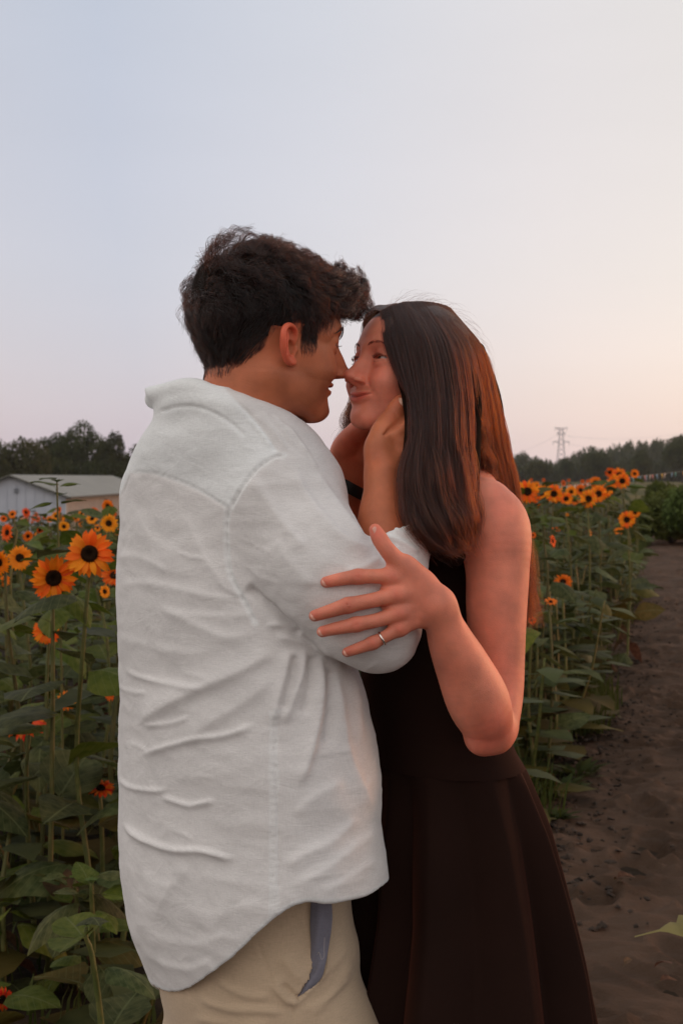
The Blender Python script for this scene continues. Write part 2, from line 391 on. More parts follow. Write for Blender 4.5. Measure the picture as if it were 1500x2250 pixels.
def ry(v, sgn): return np.array([v[0], sgn * v[1], v[2]])
def add_ear(s, sg):
    o = np.array([0.008, sg * 0.0715, -0.002]); fa = math.radians(30); ta = math.radians(12)
    w = np.array([math.sin(fa), sg * math.cos(fa), 0.0]); up = np.array([-math.sin(ta), 0, math.cos(ta)])
    up -= w * up.dot(w); up /= np.linalg.norm(up); fw = np.cross(up, w) * (1 if sg > 0 else -1)
    if fw[0] < 0: fw = -fw
    q = lambda a, b, c=0: o + fw * a + up * b + w * c
    mm = 0.001
    s.ell(q(-5 * mm, 3 * mm, 5 * mm), (0.014, 0.029, 0.0035), 0.008, np.stack([fw, up, w], 1))
    hx = [(7, 3, 5), (9, 12, 7), (8, 23, 9), (0, 31.5, 10), (-11, 31, 11.5), (-19, 22, 13), (-20.5, 8, 13.5), (-18, -6, 12), (-12, -19, 9.5), (-4, -28, 7)]
    s.tube([q(a * mm, b * mm, c * mm) for a, b, c in hx], [.0028, .0034, .0038, .0040, .0042, .0042, .0040, .0038, .0040, .0045], 0.0035)
    ah = [(4, -12, 7), (-4, -14, 8), (-11, -6, 9.5), (-12, 6, 10), (-7, 17, 9), (-1, 22, 8)]
    s.tube([q(a * mm, b * mm, c * mm) for a, b, c in ah], [.0026, .0030, .0032, .0032, .0030, .002], 0.0035)
    s.ell(q(-1 * mm, -25 * mm, 7 * mm), (0.0095, 0.0085, 0.0045), 0.005, np.stack([fw, up, w], 1))
    s.ell(q(8 * mm, -5 * mm, 4 * mm), (0.005, 0.006, 0.005), 0.004, np.stack([fw, up, w], 1))
    s.ell(q(0 * mm, -2 * mm, 8 * mm), (0.0078, 0.0115, 0.011), 0.004, np.stack([fw, up, w], 1), '-')
    s.ell(q(1 * mm, 16 * mm, 10 * mm), (0.0065, 0.010, 0.0055), 0.004, np.stack([fw, up, w], 1), '-')
    s.ell(q(-15.5 * mm, 4 * mm, 13 * mm), (0.0018, 0.016, 0.003), 0.002, np.stack([fw, up, w], 1), '-')
def head_sdf(sex, eye_open=1.0, smile=0.0, lips=1.0, mouth_gap=0.0):
    m = sex == 'm'; s = SDF(); jw = 1.0 if m else 0.88
    s.ell((-0.006, 0, 0.047), (0.095, 0.076, 0.080), 0.02)
    s.ell((0.034, 0, 0.046), (0.061, 0.062, 0.060), 0.03)
    s.ell((0.030, 0, -0.022), (0.058, 0.059 * (1 if m else 0.96), 0.074), 0.03)
    s.ell((0.058, 0, -0.050), (0.036, 0.036, 0.036), 0.02)
    for g in (-1, 1):
        s.ell((0.050, g * 0.043, -0.006), (0.030, 0.022, 0.020), 0.018)
        s.ell((0.066 + 0.002 * smile, g * 0.037, -0.030 + 0.004 * smile), (0.0245, 0.021, 0.023), 0.018)
        s.ell((0.044, g * (0.0395 if m else 0.037), -0.054), (0.032, 0.018, 0.032), 0.030)
        s.tube([(0.0, g * 0.052 * jw, -0.045), (0.006, g * 0.051 * jw, -0.062), (0.04, g * 0.040 * jw, -0.083), (0.070, g * 0.017 * jw, -0.098)], [0.016, .017, .015, .014], 0.02)
        s.tube([(0.060, g * 0.054, 0.026), (0.078, g * 0.040, 0.036), (0.088, g * 0.020, 0.035), (0.089, g * 0.006, 0.030)], [0.008, .0095 if m else .007, .0105 if m else .008, .009], 0.014)
    s.ell((0.028, 0, -0.074), (0.054, 0.042, 0.030), 0.02)
    s.ell((0.078 - (0 if m else .006), 0, -0.094), (0.0175 * (1.08 if m else 1), 0.021, 0.0165), 0.016)
    # neck
    nk = 1.0 if m else 0.82
    s.tube([(-0.020, 0, -0.02), (-0.026, 0, -0.07), (-0.030, 0, -0.11), (-0.034, 0, -0.145)], [0.058 * nk, 0.057 * nk, 0.054 * nk, 0.046 * nk], 0.035)
    for g in (-1, 1): s.tube([(-0.008, g * 0.035 * nk, -0.07), (-0.016, g * 0.02, -0.13)], [0.02, 0.018], 0.03, n=0)
    for g in (-1, 1):    # sockets and lids
        s.ell((0.1045, g * 0.033, 0.016), (0.018, 0.021, 0.0135), 0.016, mode='-')
        s.ell((0.0755, g * 0.0325, 0.0150), (0.0150, 0.0180, 0.0140), 0.009)
        s.tube([(0.083, g * 0.019, 0.0225), (0.0885, g * 0.031, 0.0245), (0.079, g * 0.047, 0.0195)], [.0025, .0036, .0028], 0.006)
        s.tube([(0.084, g * 0.019, 0.006), (0.0875, g * 0.032, 0.003), (0.079, g * 0.047, 0.008)], [.002, .0032 + .0012 * smile, .002], 0.006)
        s.ell((0.0850, g * 0.0325, 0.0135), (0.0120, 0.0155, 0.0045 * eye_open), 0.0015, mode='-')
    # nose
    s.tube([(0.086, 0, 0.028), (0.0955, 0, 0.012), (0.107, 0, -0.010), (0.1145, 0, -0.024)], [.0080, .0072, .0080, .0088] if m else [.0068, .0066, .0074, .0092], 0.012)
    s.ell((0.094, 0, -0.014), (0.0150, 0.0150, 0.024) if m else (0.0125, 0.0115, 0.022), 0.012 if m else 0.008)
    s.ell((0.1145, 0, -0.0265), (0.0098, 0.0105, 0.0092), 0.006)
    for g in (-1, 1): s.ell((0.102, g * 0.0130, -0.0310), (0.0120, 0.0075, 0.0090), 0.006 if m else 0.004)
    s.tube([(0.112, 0, -0.033), (0.098, 0, -0.040)], [.0045, .005], 0.005, n=0)
    for g in (-1, 1):
        s.ell((0.1040, g * 0.0116, -0.0398), (0.0080, 0.0055, 0.0055), 0.0015, mode='-')
        if not m: s.ell((0.1040, g * 0.0150, -0.0388), (0.0085, 0.0062, 0.0030), 0.0012, mode='-')
        s.tube([(0.099, g * 0.0200, -0.026), (0.090, g * 0.0225, -0.034), (0.082, g * (0.033 + .003 * smile), -0.052)], [.0014, .0018, .0012] if not m else [.0008, .0008, .0005], 0.007, mode='-')
    # lips: laid on the surface found so far
    def sx(y, z):
        xs = np.linspace(0.05, 0.125, 301); d = s(np.stack([xs, np.full(301, y), np.full(301, z)], 1)); i = np.nonzero(d < 0)[0]
        return xs[i[-1]] if len(i) else 0.06
    if not m: s.ell((0.071, 0, -0.062), (0.016, 0.030, 0.015), 0.012)
    W = 0.023 + 0.0065 * smile; gp = mouth_gap * 0.5; ys = np.linspace(-1, 1, 13)
    zc = -0.0665 + 0.0085 * smile * np.abs(ys) ** 1.6
    cw = np.sqrt(np.maximum(1 - np.abs(ys) ** 2.2, 0)); su = [sx(y * W, z + 0.004) for y, z in zip(ys, zc)]; sl_ = [sx(y * W, z - 0.005) for y, z in zip(ys, zc)]
    pr = 0.0 if m else -0.0012
    bow = 0.0008 * np.exp(-(ys / 0.12) ** 2)
    ul = np.stack([np.array(su) - 0.0018 + (0.0035 * cw + pr) , ys * W, zc + 0.0050 * cw - bow + gp], 1)
    ll = np.stack([np.array(sl_) - 0.0022 + (0.0030 * cw + pr), ys * W, zc - 0.0062 * cw - gp], 1)
    s.tube(ul, (0.0012 + 0.0034 * cw) * lips, 0.005, n=2)
    s.tube(ll, (0.0012 + 0.0044 * cw) * lips, 0.005, n=2)
    cr = np.stack([[sx(y * W, z) for y, z in zip(ys, zc)], ys * W * 1.03, zc], 1); cr[:, 0] -= 0.0008
    s.tube(cr, np.full(13, 0.0023) + gp * cw, 0.0014, mode='-', n=2)
    for g in (-1, 1): s.ell((cr[0, 0] + 0.001, g * (W + 0.0025), zc[0]), (0.003, 0.002, 0.0045), 0.004, mode='-')
    s.ell((0.100, 0, -0.0835), (0.0075, 0.016, 0.0048), 0.012, mode='-')
    s.tube([(0.1035, 0, -0.044), (0.1015, 0, -0.054)], [.0016, .0022], 0.004, mode='-', n=0)
    for g in (-1, 1): add_ear(s, g)
    return s
def head_paint(V, sex, base, eye_open=1.0, smile=0.0):
    T = np.tile(base, (len(V), 1)); x, y, z = V.T; ay = np.abs(y)
    g = lambda c, r: np.exp(-(((np.stack([x, ay, z], 1) - c) / r) ** 2).sum(1))
    zz = z - 0.0085 * smile * np.minimum(ay / (0.023 + .0065 * smile), 1.2) ** 1.6; lipm = np.clip(np.exp(-(ay / (0.022 + .005 * smile)) ** 4 - ((zz + 0.067) / 0.0095) ** 4) * 1.9 - 0.45, 0, 1) * (x > 0.07)
    lipc = base * ([0.88, 0.62, 0.66] if sex == 'm' else [0.90, 0.60, 0.64])
    T = T * (1 - lipm[:, None]) + lipc * lipm[:, None]
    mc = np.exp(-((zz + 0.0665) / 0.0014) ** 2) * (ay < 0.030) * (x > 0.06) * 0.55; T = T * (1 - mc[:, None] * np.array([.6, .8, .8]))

    red = g((0.08, 0.038, -0.02), (0.03, 0.022, 0.022)) * 0.5 + g((0.118, 0, -0.03), (0.012, 0.014, 0.012)) * 0.5
    T = T * (1 - red[:, None] * np.array([0.0, 0.22, 0.18]))
    ear = np.clip((ay - 0.072) / 0.008, 0, 1) * (np.abs(x - 0.004) < 0.035) * (np.abs(z) < 0.04)
    T = T * (1 - ear[:, None] * np.array([-0.28, 0.16, 0.05]))
    if sex == 'm':                       # stubble over jaw, chin and lip
        st = np.clip((-z - 0.030 + 0.5 * (x - 0.03)) / 0.025, 0, 1) * np.clip((x + 0.005) / 0.02, 0, 1) * np.clip((z + 0.135) / 0.03, 0, 1) * (1 - lipm)
        st *= 1 - np.exp(-((x - .075) / .03) ** 2 - ((ay - .03) / .018) ** 2 - ((z + .03) / .02) ** 2)
        T = T * (1 - 0.17 * st[:, None] * np.array([1.0, 0.95, 0.85]))
    else:
        sh = g((0.088, 0.033, 0.0255), (0.012, 0.018, 0.006)) ; T = T * (1 - sh[:, None] * np.array([0.12, 0.22, 0.2]))
    return T
def zmap(V, src, dst):              # move facial heights to this person's proportions
    V = V.copy(); V[:, 2] = np.interp(V[:, 2], src[::-1], dst[::-1]); return V
class Frame:
    def __init__(s, yawdir, pitch, roll, c, scale):
        f = np.array([math.cos(pitch) * math.cos(yawdir), math.cos(pitch) * math.sin(yawdir), math.sin(pitch)])
        l = np.cross([0, 0, 1.0], f); l /= np.linalg.norm(l); u = np.cross(f, l)
        if roll: l, u = l * math.cos(roll) + u * math.sin(roll), u * math.cos(roll) - l * math.sin(roll)
        s.R = np.stack([f, l, u], 1); s.c = np.array(c, float); s.k = scale
    def w(s, V): return (np.asarray(V) * s.k) @ s.R.T + s.c
    def l(s, V): return ((np.asarray(V) - s.c) @ s.R) / s.k
    def d(s, V): return np.asarray(V) @ s.R.T
def frame_for(yaw, pitch, roll, anchor_local, anchor_world, scale):
    fr = Frame(yaw, pitch, roll, (0, 0, 0), scale); fr.c = np.array(anchor_world) - fr.w(anchor_local); return fr
FINAL=True; HRES=0.0016; ARES=0.0019; SRES=0.0030; HAZE=0.00014
# ------------------------------------------------------------------ ground, path, far land
def sstep(a, b, x): t = np.clip((x - a) / (b - a), 0, 1); return t * t * (3 - 2 * t)
def ground_z(x, y):
    x = np.asarray(x, float); y = np.asarray(y, float); r = x / np.maximum(y, 1.0)
    left = sstep(0.03, -0.09, r)
    z = -4.2 * sstep(9, 150, y) ** 0.85 * left - 0.9 * sstep(150, 420, y) * left
    return z + 0.0 * x
def bound(y): return 1.02 + 0.233 * (y - 7.0) + 0.10 * np.sin(y * 0.9) + 0.06 * np.sin(y * 2.3 + 1)      # field edge beside the path
def gridmesh(xs, ys, zf):
    X, Y = np.meshgrid(xs, ys); Z = zf(X, Y); V = np.stack([X, Y, Z], -1).reshape(-1, 3); a, b = len(ys), len(xs)
    i, j = np.meshgrid(np.arange(a - 1), np.arange(b - 1), indexing='ij'); Q = np.stack([i * b + j, i * b + j + 1, (i + 1) * b + j + 1, (i + 1) * b + j], -1).reshape(-1, 4)
    return V, Q
def land_mat():
    m = noise_mat('field_soil', (0.014, 0.009, 0.005), (0.032, 0.021, 0.013), 3.0, 0.95, 0.6, 8, 0.1, bscale=14, bdist=0.03)
    nt, b, L, N = nodes(m); geo = N('ShaderNodeNewGeometry'); sep = N('ShaderNodeSeparateXYZ'); L(geo.outputs['Position'], sep.inputs[0])
    mr = N('ShaderNodeMapRange'); mr.inputs[1].default_value = 35; mr.inputs[2].default_value = 90; L(sep.outputs['Y'], mr.inputs[0])
    nz = N('ShaderNodeTexNoise'); nz.inputs['Scale'].default_value = 0.05; nz.inputs['Detail'].default_value = 8; L(geo.outputs['Position'], nz.inputs['Vector'])
    cr = N('ShaderNodeValToRGB'); cr.color_ramp.elements[0].position = 0.35; cr.color_ramp.elements[1].position = 0.65
    cr.color_ramp.elements[0].color = (0.050, 0.052, 0.016, 1); cr.color_ramp.elements[1].color = (0.115, 0.088, 0.030, 1); L(nz.outputs[0], cr.inputs[0])
    mx = N('ShaderNodeMix'); mx.data_type = 'RGBA'; L(mr.outputs[0], mx.inputs['Factor'])
    old = b.inputs['Base Color'].links[0].from_socket; L(old, mx.inputs[6]); L(cr.outputs[0], mx.inputs[7]); L(mx.outputs[2], b.inputs['Base Color']); return m
xs = np.unique(np.r_[np.linspace(-1000, -40, 30), np.linspace(-40, -4, 40), np.linspace(-4, 5, 90), np.linspace(5, 60, 40), np.linspace(60, 1000, 30)])
ys = np.unique(np.r_[np.linspace(-60, 2.5, 16), np.linspace(2.5, 14, 150), np.linspace(14, 60, 60), np.linspace(60, 500, 60), np.linspace(500, 1500, 14)])
def gz(X, Y):
    p = np.stack([X * 2.2, Y * 2.2, 0 * X], -1); near = 1 - sstep(20, 50, Y)
    return ground_z(X, Y) + (fbm(p, 3, 3) * 0.022 - 0.02) * near * (Y > 0)
V, Q = gridmesh(xs, ys, gz)
tag(link('ground', mesh('ground', V, Q, (land_mat(),))), kind='structure')
# dirt path: trodden soil with clods, prints and ruts
def path_mat():
    m = noise_mat('path_soil', (0.046, 0.0265, 0.0160), (0.094, 0.057, 0.038), 2.6, 0.92, 0.0, 10, 0.12, lo=0.3, hi=0.7)
    nt, b, L, N = nodes(m); tc = N('ShaderNodeTexCoord'); hs = []
    for sc, st in ((9, (1, 1.6, 1)), (55, (1, 1, 1))):
        mp = N('ShaderNodeMapping'); mp.inputs['Scale'].default_value = st; n = N('ShaderNodeTexNoise'); n.inputs['Scale'].default_value = sc; n.inputs['Detail'].default_value = 8; n.inputs['Roughness'].default_value = 0.65
        L(tc.outputs['Object'], mp.inputs[0]); L(mp.outputs[0], n.inputs['Vector']); hs.append(n.outputs[0])
    ad = N('ShaderNodeMath'); ad.operation = 'MULTIPLY_ADD'; ad.inputs[1].default_value = 0.35; L(hs[1], ad.inputs[0]); L(hs[0], ad.inputs[2])
    bp = N('ShaderNodeBump'); bp.inputs['Strength'].default_value = 0.8; bp.inputs['Distance'].default_value = 0.03; L(ad.outputs[0], bp.inputs['Height']); L(bp.outputs[0], b.inputs['Normal']); return m
def path():
    ys = np.unique(np.r_[np.linspace(1.0, 12, 620), np.linspace(12, 46, 300)]); us = np.linspace(0, 1, 230); Y, U = np.meshgrid(ys, us, indexing='ij')
    X = bound(Y) - 0.15 - 0.9 * np.exp(-(Y - 1) / 2.2) + U * (3.3 + 0.03 * Y)
    p = np.stack([X, Y, 0 * X], -1)
    h = fbm(p * 1.6, 3, 71) * 0.020 + fbm(p * [7, 9, 1], 3, 72) * 0.016
    cl = vnoise(p * [16, 22, 1] + 0.7 * vnoise(p * 9, 75)[..., None], 73); h += np.clip(cl - 0.15, 0, 1) * 0.034 * sstep(-0.4, 0.4, vnoise(p * 2.2, 74))
    r = 1 - np.abs(vnoise(p * [5, 12, 1] + 3, 76)); h -= np.clip(r - 0.86, 0, 1) * 0.085 * sstep(-0.2, 0.4, vnoise(p * 1.7, 77))
    gen = np.random.default_rng(3)
    for k in range(260):                       # shoe and tyre prints, pressed in with a raised rim
        yy = 3.0 + 14 * gen.random() ** 1.5; xx = bound(yy) + 0.3 + 2.6 * gen.random(); a = gen.normal(0.25, 0.5); dx, dy = X - xx, Y - yy; q = np.abs(dx) + np.abs(dy) < 0.5
        if not q.any(): continue
        u = dx[q] * math.cos(a) + dy[q] * math.sin(a); v = -dx[q] * math.sin(a) + dy[q] * math.cos(a); e = (u / 0.055) ** 2 + (v / 0.14) ** 2
        h[q] += -0.020 * np.exp(-e ** 2) + 0.011 * np.exp(-((np.sqrt(e) - 1.35) / 0.3) ** 2)
    e = np.minimum(U, 1 - U); h -= 0.05 * (1 - sstep(0, 0.05, e))
    Z = 0.012 + h; V = np.stack([X, Y, Z], -1).reshape(-1, 3); a, b = Y.shape
    i, j = np.meshgrid(np.arange(a - 1), np.arange(b - 1), indexing='ij'); return V, np.stack([i * b + j, i * b + j + 1, (i + 1) * b + j + 1, (i + 1) * b + j], -1).reshape(-1, 4)
V, Q = path(); tag(link('path', mesh('path', V, Q, (path_mat(),))), kind='structure')
def path_z(x, y): return 0.02

# ------------------------------------------------------------------ plants
def leafmat(name, c1, c2, tr=0.32, rv=0.28): return noise_mat(name, c1, c2, 6, 0.62, 0.35, 7, 0.15, trans=tr, randval=rv, bscale=60, bdist=0.004)
M_LEAF = leafmat('sunflower_leaf', (0.036, 0.047, 0.013), (0.084, 0.094, 0.032)); M_LEAF2 = leafmat('fresh_leaf', (0.055, 0.080, 0.008), (0.100, 0.120, 0.018)); M_LEAF3 = leafmat('fading_leaf', (0.070, 0.058, 0.010), (0.110, 0.082, 0.018)); M_LEAFD = leafmat('withered_leaf', (0.060, 0.032, 0.018), (0.115, 0.062, 0.030))
M_STEM = noise_mat('sunflower_stem', (0.070, 0.080, 0.018), (0.120, 0.105, 0.030), 30, 0.6, 0.2, randval=0.2)
M_PETAL = noise_mat('orange_petal', (0.80, 0.190, 0.006), (0.94, 0.285, 0.012), 60, 0.55, 0.25, 3, 0.2, stretch=(1, 1, 1), trans=0.30, randval=0.12, bdist=0.002)
M_PETALR = noise_mat('rust_petal', (0.62, 0.085, 0.010), (0.80, 0.150, 0.012), 60, 0.55, 0.25, 3, 0.2, trans=0.3, randval=0.12, bdist=0.002)
M_DISC = noise_mat('seed_disc', (0.010, 0.005, 0.003), (0.050, 0.022, 0.008), 330, 0.9, 0.9, 3, 0.1, bdist=0.004)
M_SEPAL = leafmat('sepal', (0.06, 0.09, 0.02), (0.10, 0.13, 0.03), 0.2)
def leaf_geo(L, W, droop, fold, seed, nu=7, nv=4, pet=0.35, curl=0.0, jag=0.05):
    g = np.random.default_rng(seed); V = []; Fs = []
    for i in range(nu + 1):
        u = i / nu; w = W * 0.5 * (math.sin(math.pi * min(1, u ** 0.62 * 1.0)) ** 0.85 + 0.02) * (1 + g.uniform(-jag, jag))
        if i == nu: w = 0.001
        for j in range(nv + 1):
            v = j / nv * 2 - 1; back = 0.10 * L * abs(v) ** 2 * max(0, 1 - u * 3.5)
            z = -droop * L * (u ** 1.7) + fold * abs(v) * w + 0.035 * L * math.sin(7 * u + 3 * v + seed) * abs(v) - curl * w * v * v
            V.append((pet * L + u * L * math.cos(droop * 0.6 * u) - back, v * w + 0.02 * L * math.sin(4 * u + seed), z))
    for i in range(nu):
        for j in range(nv): a = i * (nv + 1) + j; Fs.append((a, a + 1, a + nv + 2, a + nv + 1))
    n = len(V); pts = np.array([(0, 0, -0.05 * L), (pet * L * .5, 0, 0.03 * L), (pet * L * 1.04, 0, 0)]); tv, tf = tube_geo(pts, [0.006, .004, .003], 4, False)
    V += [tuple(p) for p in tv]; Fs += [tuple(i + n for i in f) for f in tf]
    return np.array(V), Fs, [0] * (nu * nv) + [1] * len(tf)
def veined(m):                       # pale midrib and side veins on single leaves
    m = m.copy(); nt, b, L, N = nodes(m); tc = N('ShaderNodeTexCoord'); sp = N('ShaderNodeSeparateXYZ'); L(tc.outputs['Object'], sp.inputs[0])
    def M(op, a, b_=None, c=None):
        n = N('ShaderNodeMath'); n.operation = op
        for i, v in enumerate((a, b_, c)):
            if v is None: continue
            if isinstance(v, (int, float)): n.inputs[i].default_value = v
            else: L(v, n.inputs[i])
        return n.outputs[0]
    ay = M('ABSOLUTE', sp.outputs['Y']); mid = M('LESS_THAN', ay, 0.014); fr = M('FRACT', M('MULTIPLY', M('SUBTRACT', sp.outputs['X'], M('MULTIPLY', ay, 0.9)), 6.5)); side = M('MULTIPLY', M('LESS_THAN', fr, 0.09), 0.6)
    f = M('MULTIPLY', M('MAXIMUM', mid, side), 0.55); mx = N('ShaderNodeMix'); mx.data_type = 'RGBA'; old = b.inputs['Base Color'].links[0].from_socket; L(f, mx.inputs['Factor']); L(old, mx.inputs[6]); mx.inputs[7].default_value = (0.16, 0.17, 0.07, 1)
    for l in list(nt.links):
        if l.from_socket == old and l.to_node != mx: t = l.to_socket; nt.links.remove(l); L(mx.outputs[2], t)
    return m
VEIN = {id(k): veined(k) for k in (M_LEAF, M_LEAF2, M_LEAF3)}
LEAFS = {}
for key, ml in (('g', M_LEAF), ('f', M_LEAF2), ('y', M_LEAF3), ('d', M_LEAFD)):
    LEAFS[key] = []
    for k in range(5):
        dr = (0.25, 0.45, 0.7, 0.12, 0.9)[k] + (0.3 if key == 'd' else 0); V, Fs, fm = leaf_geo(1.0, 0.86 if key != 'd' else 0.5, dr, (0.25, 0.12, -0.1, 0.3, -0.35)[k] + (0.5 if key == 'd' else 0), k + 3, curl=0.15 * (k % 3))
        LEAFS[key].append(mesh('leaf', V, Fs, (VEIN.get(id(ml), ml), M_STEM), fmat=fm))
def petal_geo(seed, L=1.0, W=0.36):
    g = np.random.default_rng(seed); V = []; Fs = []
    for i in range(5):
        u = i / 4; w = W * 0.5 * (0.35, 0.85, 1.0, 0.75, 0.04)[i]
        for v in (-1, 0, 1): V.append((u * L, v * w, 0.10 * abs(v) * (1 - u) + 0.16 * math.sin(u * 2.4) - 0.20 * u * u * (1 + g.uniform(-.6, .6)) + 0.02 * v))
    for i in range(4):
        for j in (0, 1): a = i * 3 + j; Fs.append((a, a + 1, a + 4, a + 3))
    return np.array(V), Fs
PETALS = [mesh('petal', *petal_geo(k), (M_PETAL,)) for k in range(4)]; PETALSR = [mesh('petal', *petal_geo(k), (M_PETALR,)) for k in range(4)]
def disc_geo(r=0.37, n=20, rings=6, bump=True):
    V = [(0, 0, 0.05 * r)]; Fs = []; g = np.random.default_rng(1)
    for i in range(1, rings + 1):
        a = i / rings
        for j in range(n):
            t = j / n * 2 * math.pi + 0.5 * (i % 2) * 2 * math.pi / n; V.append((r * a * math.cos(t), r * a * math.sin(t), r * (0.05 + 0.42 * math.sin(a * 2.6) * (1 if a > .4 else .8) + (0.05 * (-1) ** (i + j) if bump else 0)) if i < rings else -0.02))
    for j in range(n): Fs.append((0, 1 + j, 1 + (j + 1) % n))
    for i in range(rings - 1):
        for j in range(n): a = 1 + i * n; Fs.append((a + j, a + n + j, a + n + (j + 1) % n, a + (j + 1) % n))
    return np.array(V), Fs
DISC = mesh('disc', *disc_geo(), (M_DISC,))
def sepal_geo():
    V = []; Fs = []
    for k in range(12):
        a = k / 12 * 2 * math.pi; c, s = math.cos(a), math.sin(a); n = len(V)
        for (r, w, z) in ((0.10, .10, -0.16), (0.33, .10, -0.10), (0.55, .01, -0.02)):
            for v in (-1, 1): V.append((c * r - s * w * v, s * r + c * w * v, z))
        Fs += [(n, n + 1, n + 3, n + 2), (n + 2, n + 3, n + 5, n + 4)]
    n = len(V); V += [(0.25 * math.cos(t), 0.25 * math.sin(t), -0.07) for t in np.arange(8) * math.pi / 4] + [(0, 0, -0.25)]
    Fs += [(n + (j + 1) % 8, n + j, n + 8) for j in range(8)]
    return np.array(V), Fs
SEPAL = mesh('sepals', *sepal_geo(), (M_SEPAL,))
def head_joined(pet, matp, seed, n=24):
    g = np.random.default_rng(seed); MBv = []; Fs = []; fm = []; c = 0
    for k in range(n):
        V, F_ = petal_geo(seed + k % 3); a = k / n * 2 * math.pi + g.uniform(-.08, .08); s = g.uniform(.58, .74); V = V * s; t = g.uniform(-.15, .35) + .2 * (k % 2)
        x = V[:, 0] * math.cos(t) - V[:, 2] * math.sin(t) + 0.31; z = V[:, 0] * math.sin(t) + V[:, 2] * math.cos(t); y = V[:, 1] * 1.15
        MBv.append(np.stack([x * math.cos(a) - y * math.sin(a), x * math.sin(a) + y * math.cos(a), z], 1)); Fs += [tuple(i + c for i in f) for f in F_]; fm += [0] * len(F_); c += len(V)
    V, F_ = disc_geo(n=14, rings=3, bump=False); MBv.append(V); Fs += [tuple(i + c for i in f) for f in F_]; fm += [1] * len(F_); c += len(V)
    V, F_ = sepal_geo(); MBv.append(V); Fs += [tuple(i + c for i in f) for f in F_]; fm += [2] * len(F_)
    return mesh('flower_head', np.concatenate(MBv), Fs, (matp, M_DISC, M_SEPAL), fmat=fm)
HEADJ = [head_joined(0, M_PETAL, s) for s in (1, 11, 21)] + [head_joined(0, M_PETALR, 31)]
def basis(n, spin=0.0):
    n = Vector(n).normalized(); q = n.to_track_quat('Z', 'Y'); return q @ Matrix.Rotation(spin, 3, 'Z').to_quaternion()
def put(name, me, parent, loc, rot, sc):
    o = bpy.data.objects.new(name, me); COL.objects.link(o); o.parent = parent; o.location = loc
    o.rotation_mode = 'QUATERNION'; o.rotation_quaternion = rot; o.scale = sc if hasattr(sc, '__len__') else (sc, sc, sc); return o
def flower_head(parent, c, nrm, dia, gen, detail, rust=False, sag=0.0):
    s = dia / 1.92
    if detail == 0: return put('flower_head', HEADJ[3 if rust else gen.integers(3)], parent, c, basis(nrm, gen.uniform(0, 6)), s)
    h = put('seed_disc', DISC, parent, c, basis(nrm, gen.uniform(0, 6)), s); h.name = 'flower_head'
    put('sepals', SEPAL, h, (0, 0, 0), basis((0, 0, 1)), 1.0)
    n = 15
    for row in (0, 1):
        for k in range(n):
            a = (k + 0.5 * row) / n * 2 * math.pi + gen.uniform(-.10, .10); t = gen.uniform(0.05, .30) - 0.28 * row + (0.2 if gen.random() < .12 else 0)
            q = Matrix.Rotation(a, 3, 'Z') @ Matrix.Rotation(-t, 3, 'Y') @ Matrix.Rotation(gen.uniform(-.25, .25), 3, 'X'); r = 0.31
            put('petal', (PETALSR if rust else PETALS)[gen.integers(4)], h, (r * math.cos(a), r * math.sin(a), -0.03 * row), q.to_quaternion(), (gen.uniform(.60, .74), gen.uniform(.64, .84), .6))
    return h
def stem_mesh(base, top, lean, r0, r1, gen, nrm=None, n=7, sides=6):
    mid = (base + top) / 2 + np.array([gen.normal(0, lean), gen.normal(0, lean), 0]); pts = [base, base * .5 + mid * .5, mid, mid * .4 + top * .6 + [0, 0, .01]]
    if nrm is not None: b = np.array(nrm) / np.linalg.norm(nrm); pts += [top - b * 0.05 + [0, 0, 0.012], top - b * 0.012]
    else: pts += [top]
    p = catmull(pts, 3); V, Fs = tube_geo(p, np.linspace(r0, r1, len(p)), sides); return p, V, Fs
NEARLEAF = [0]
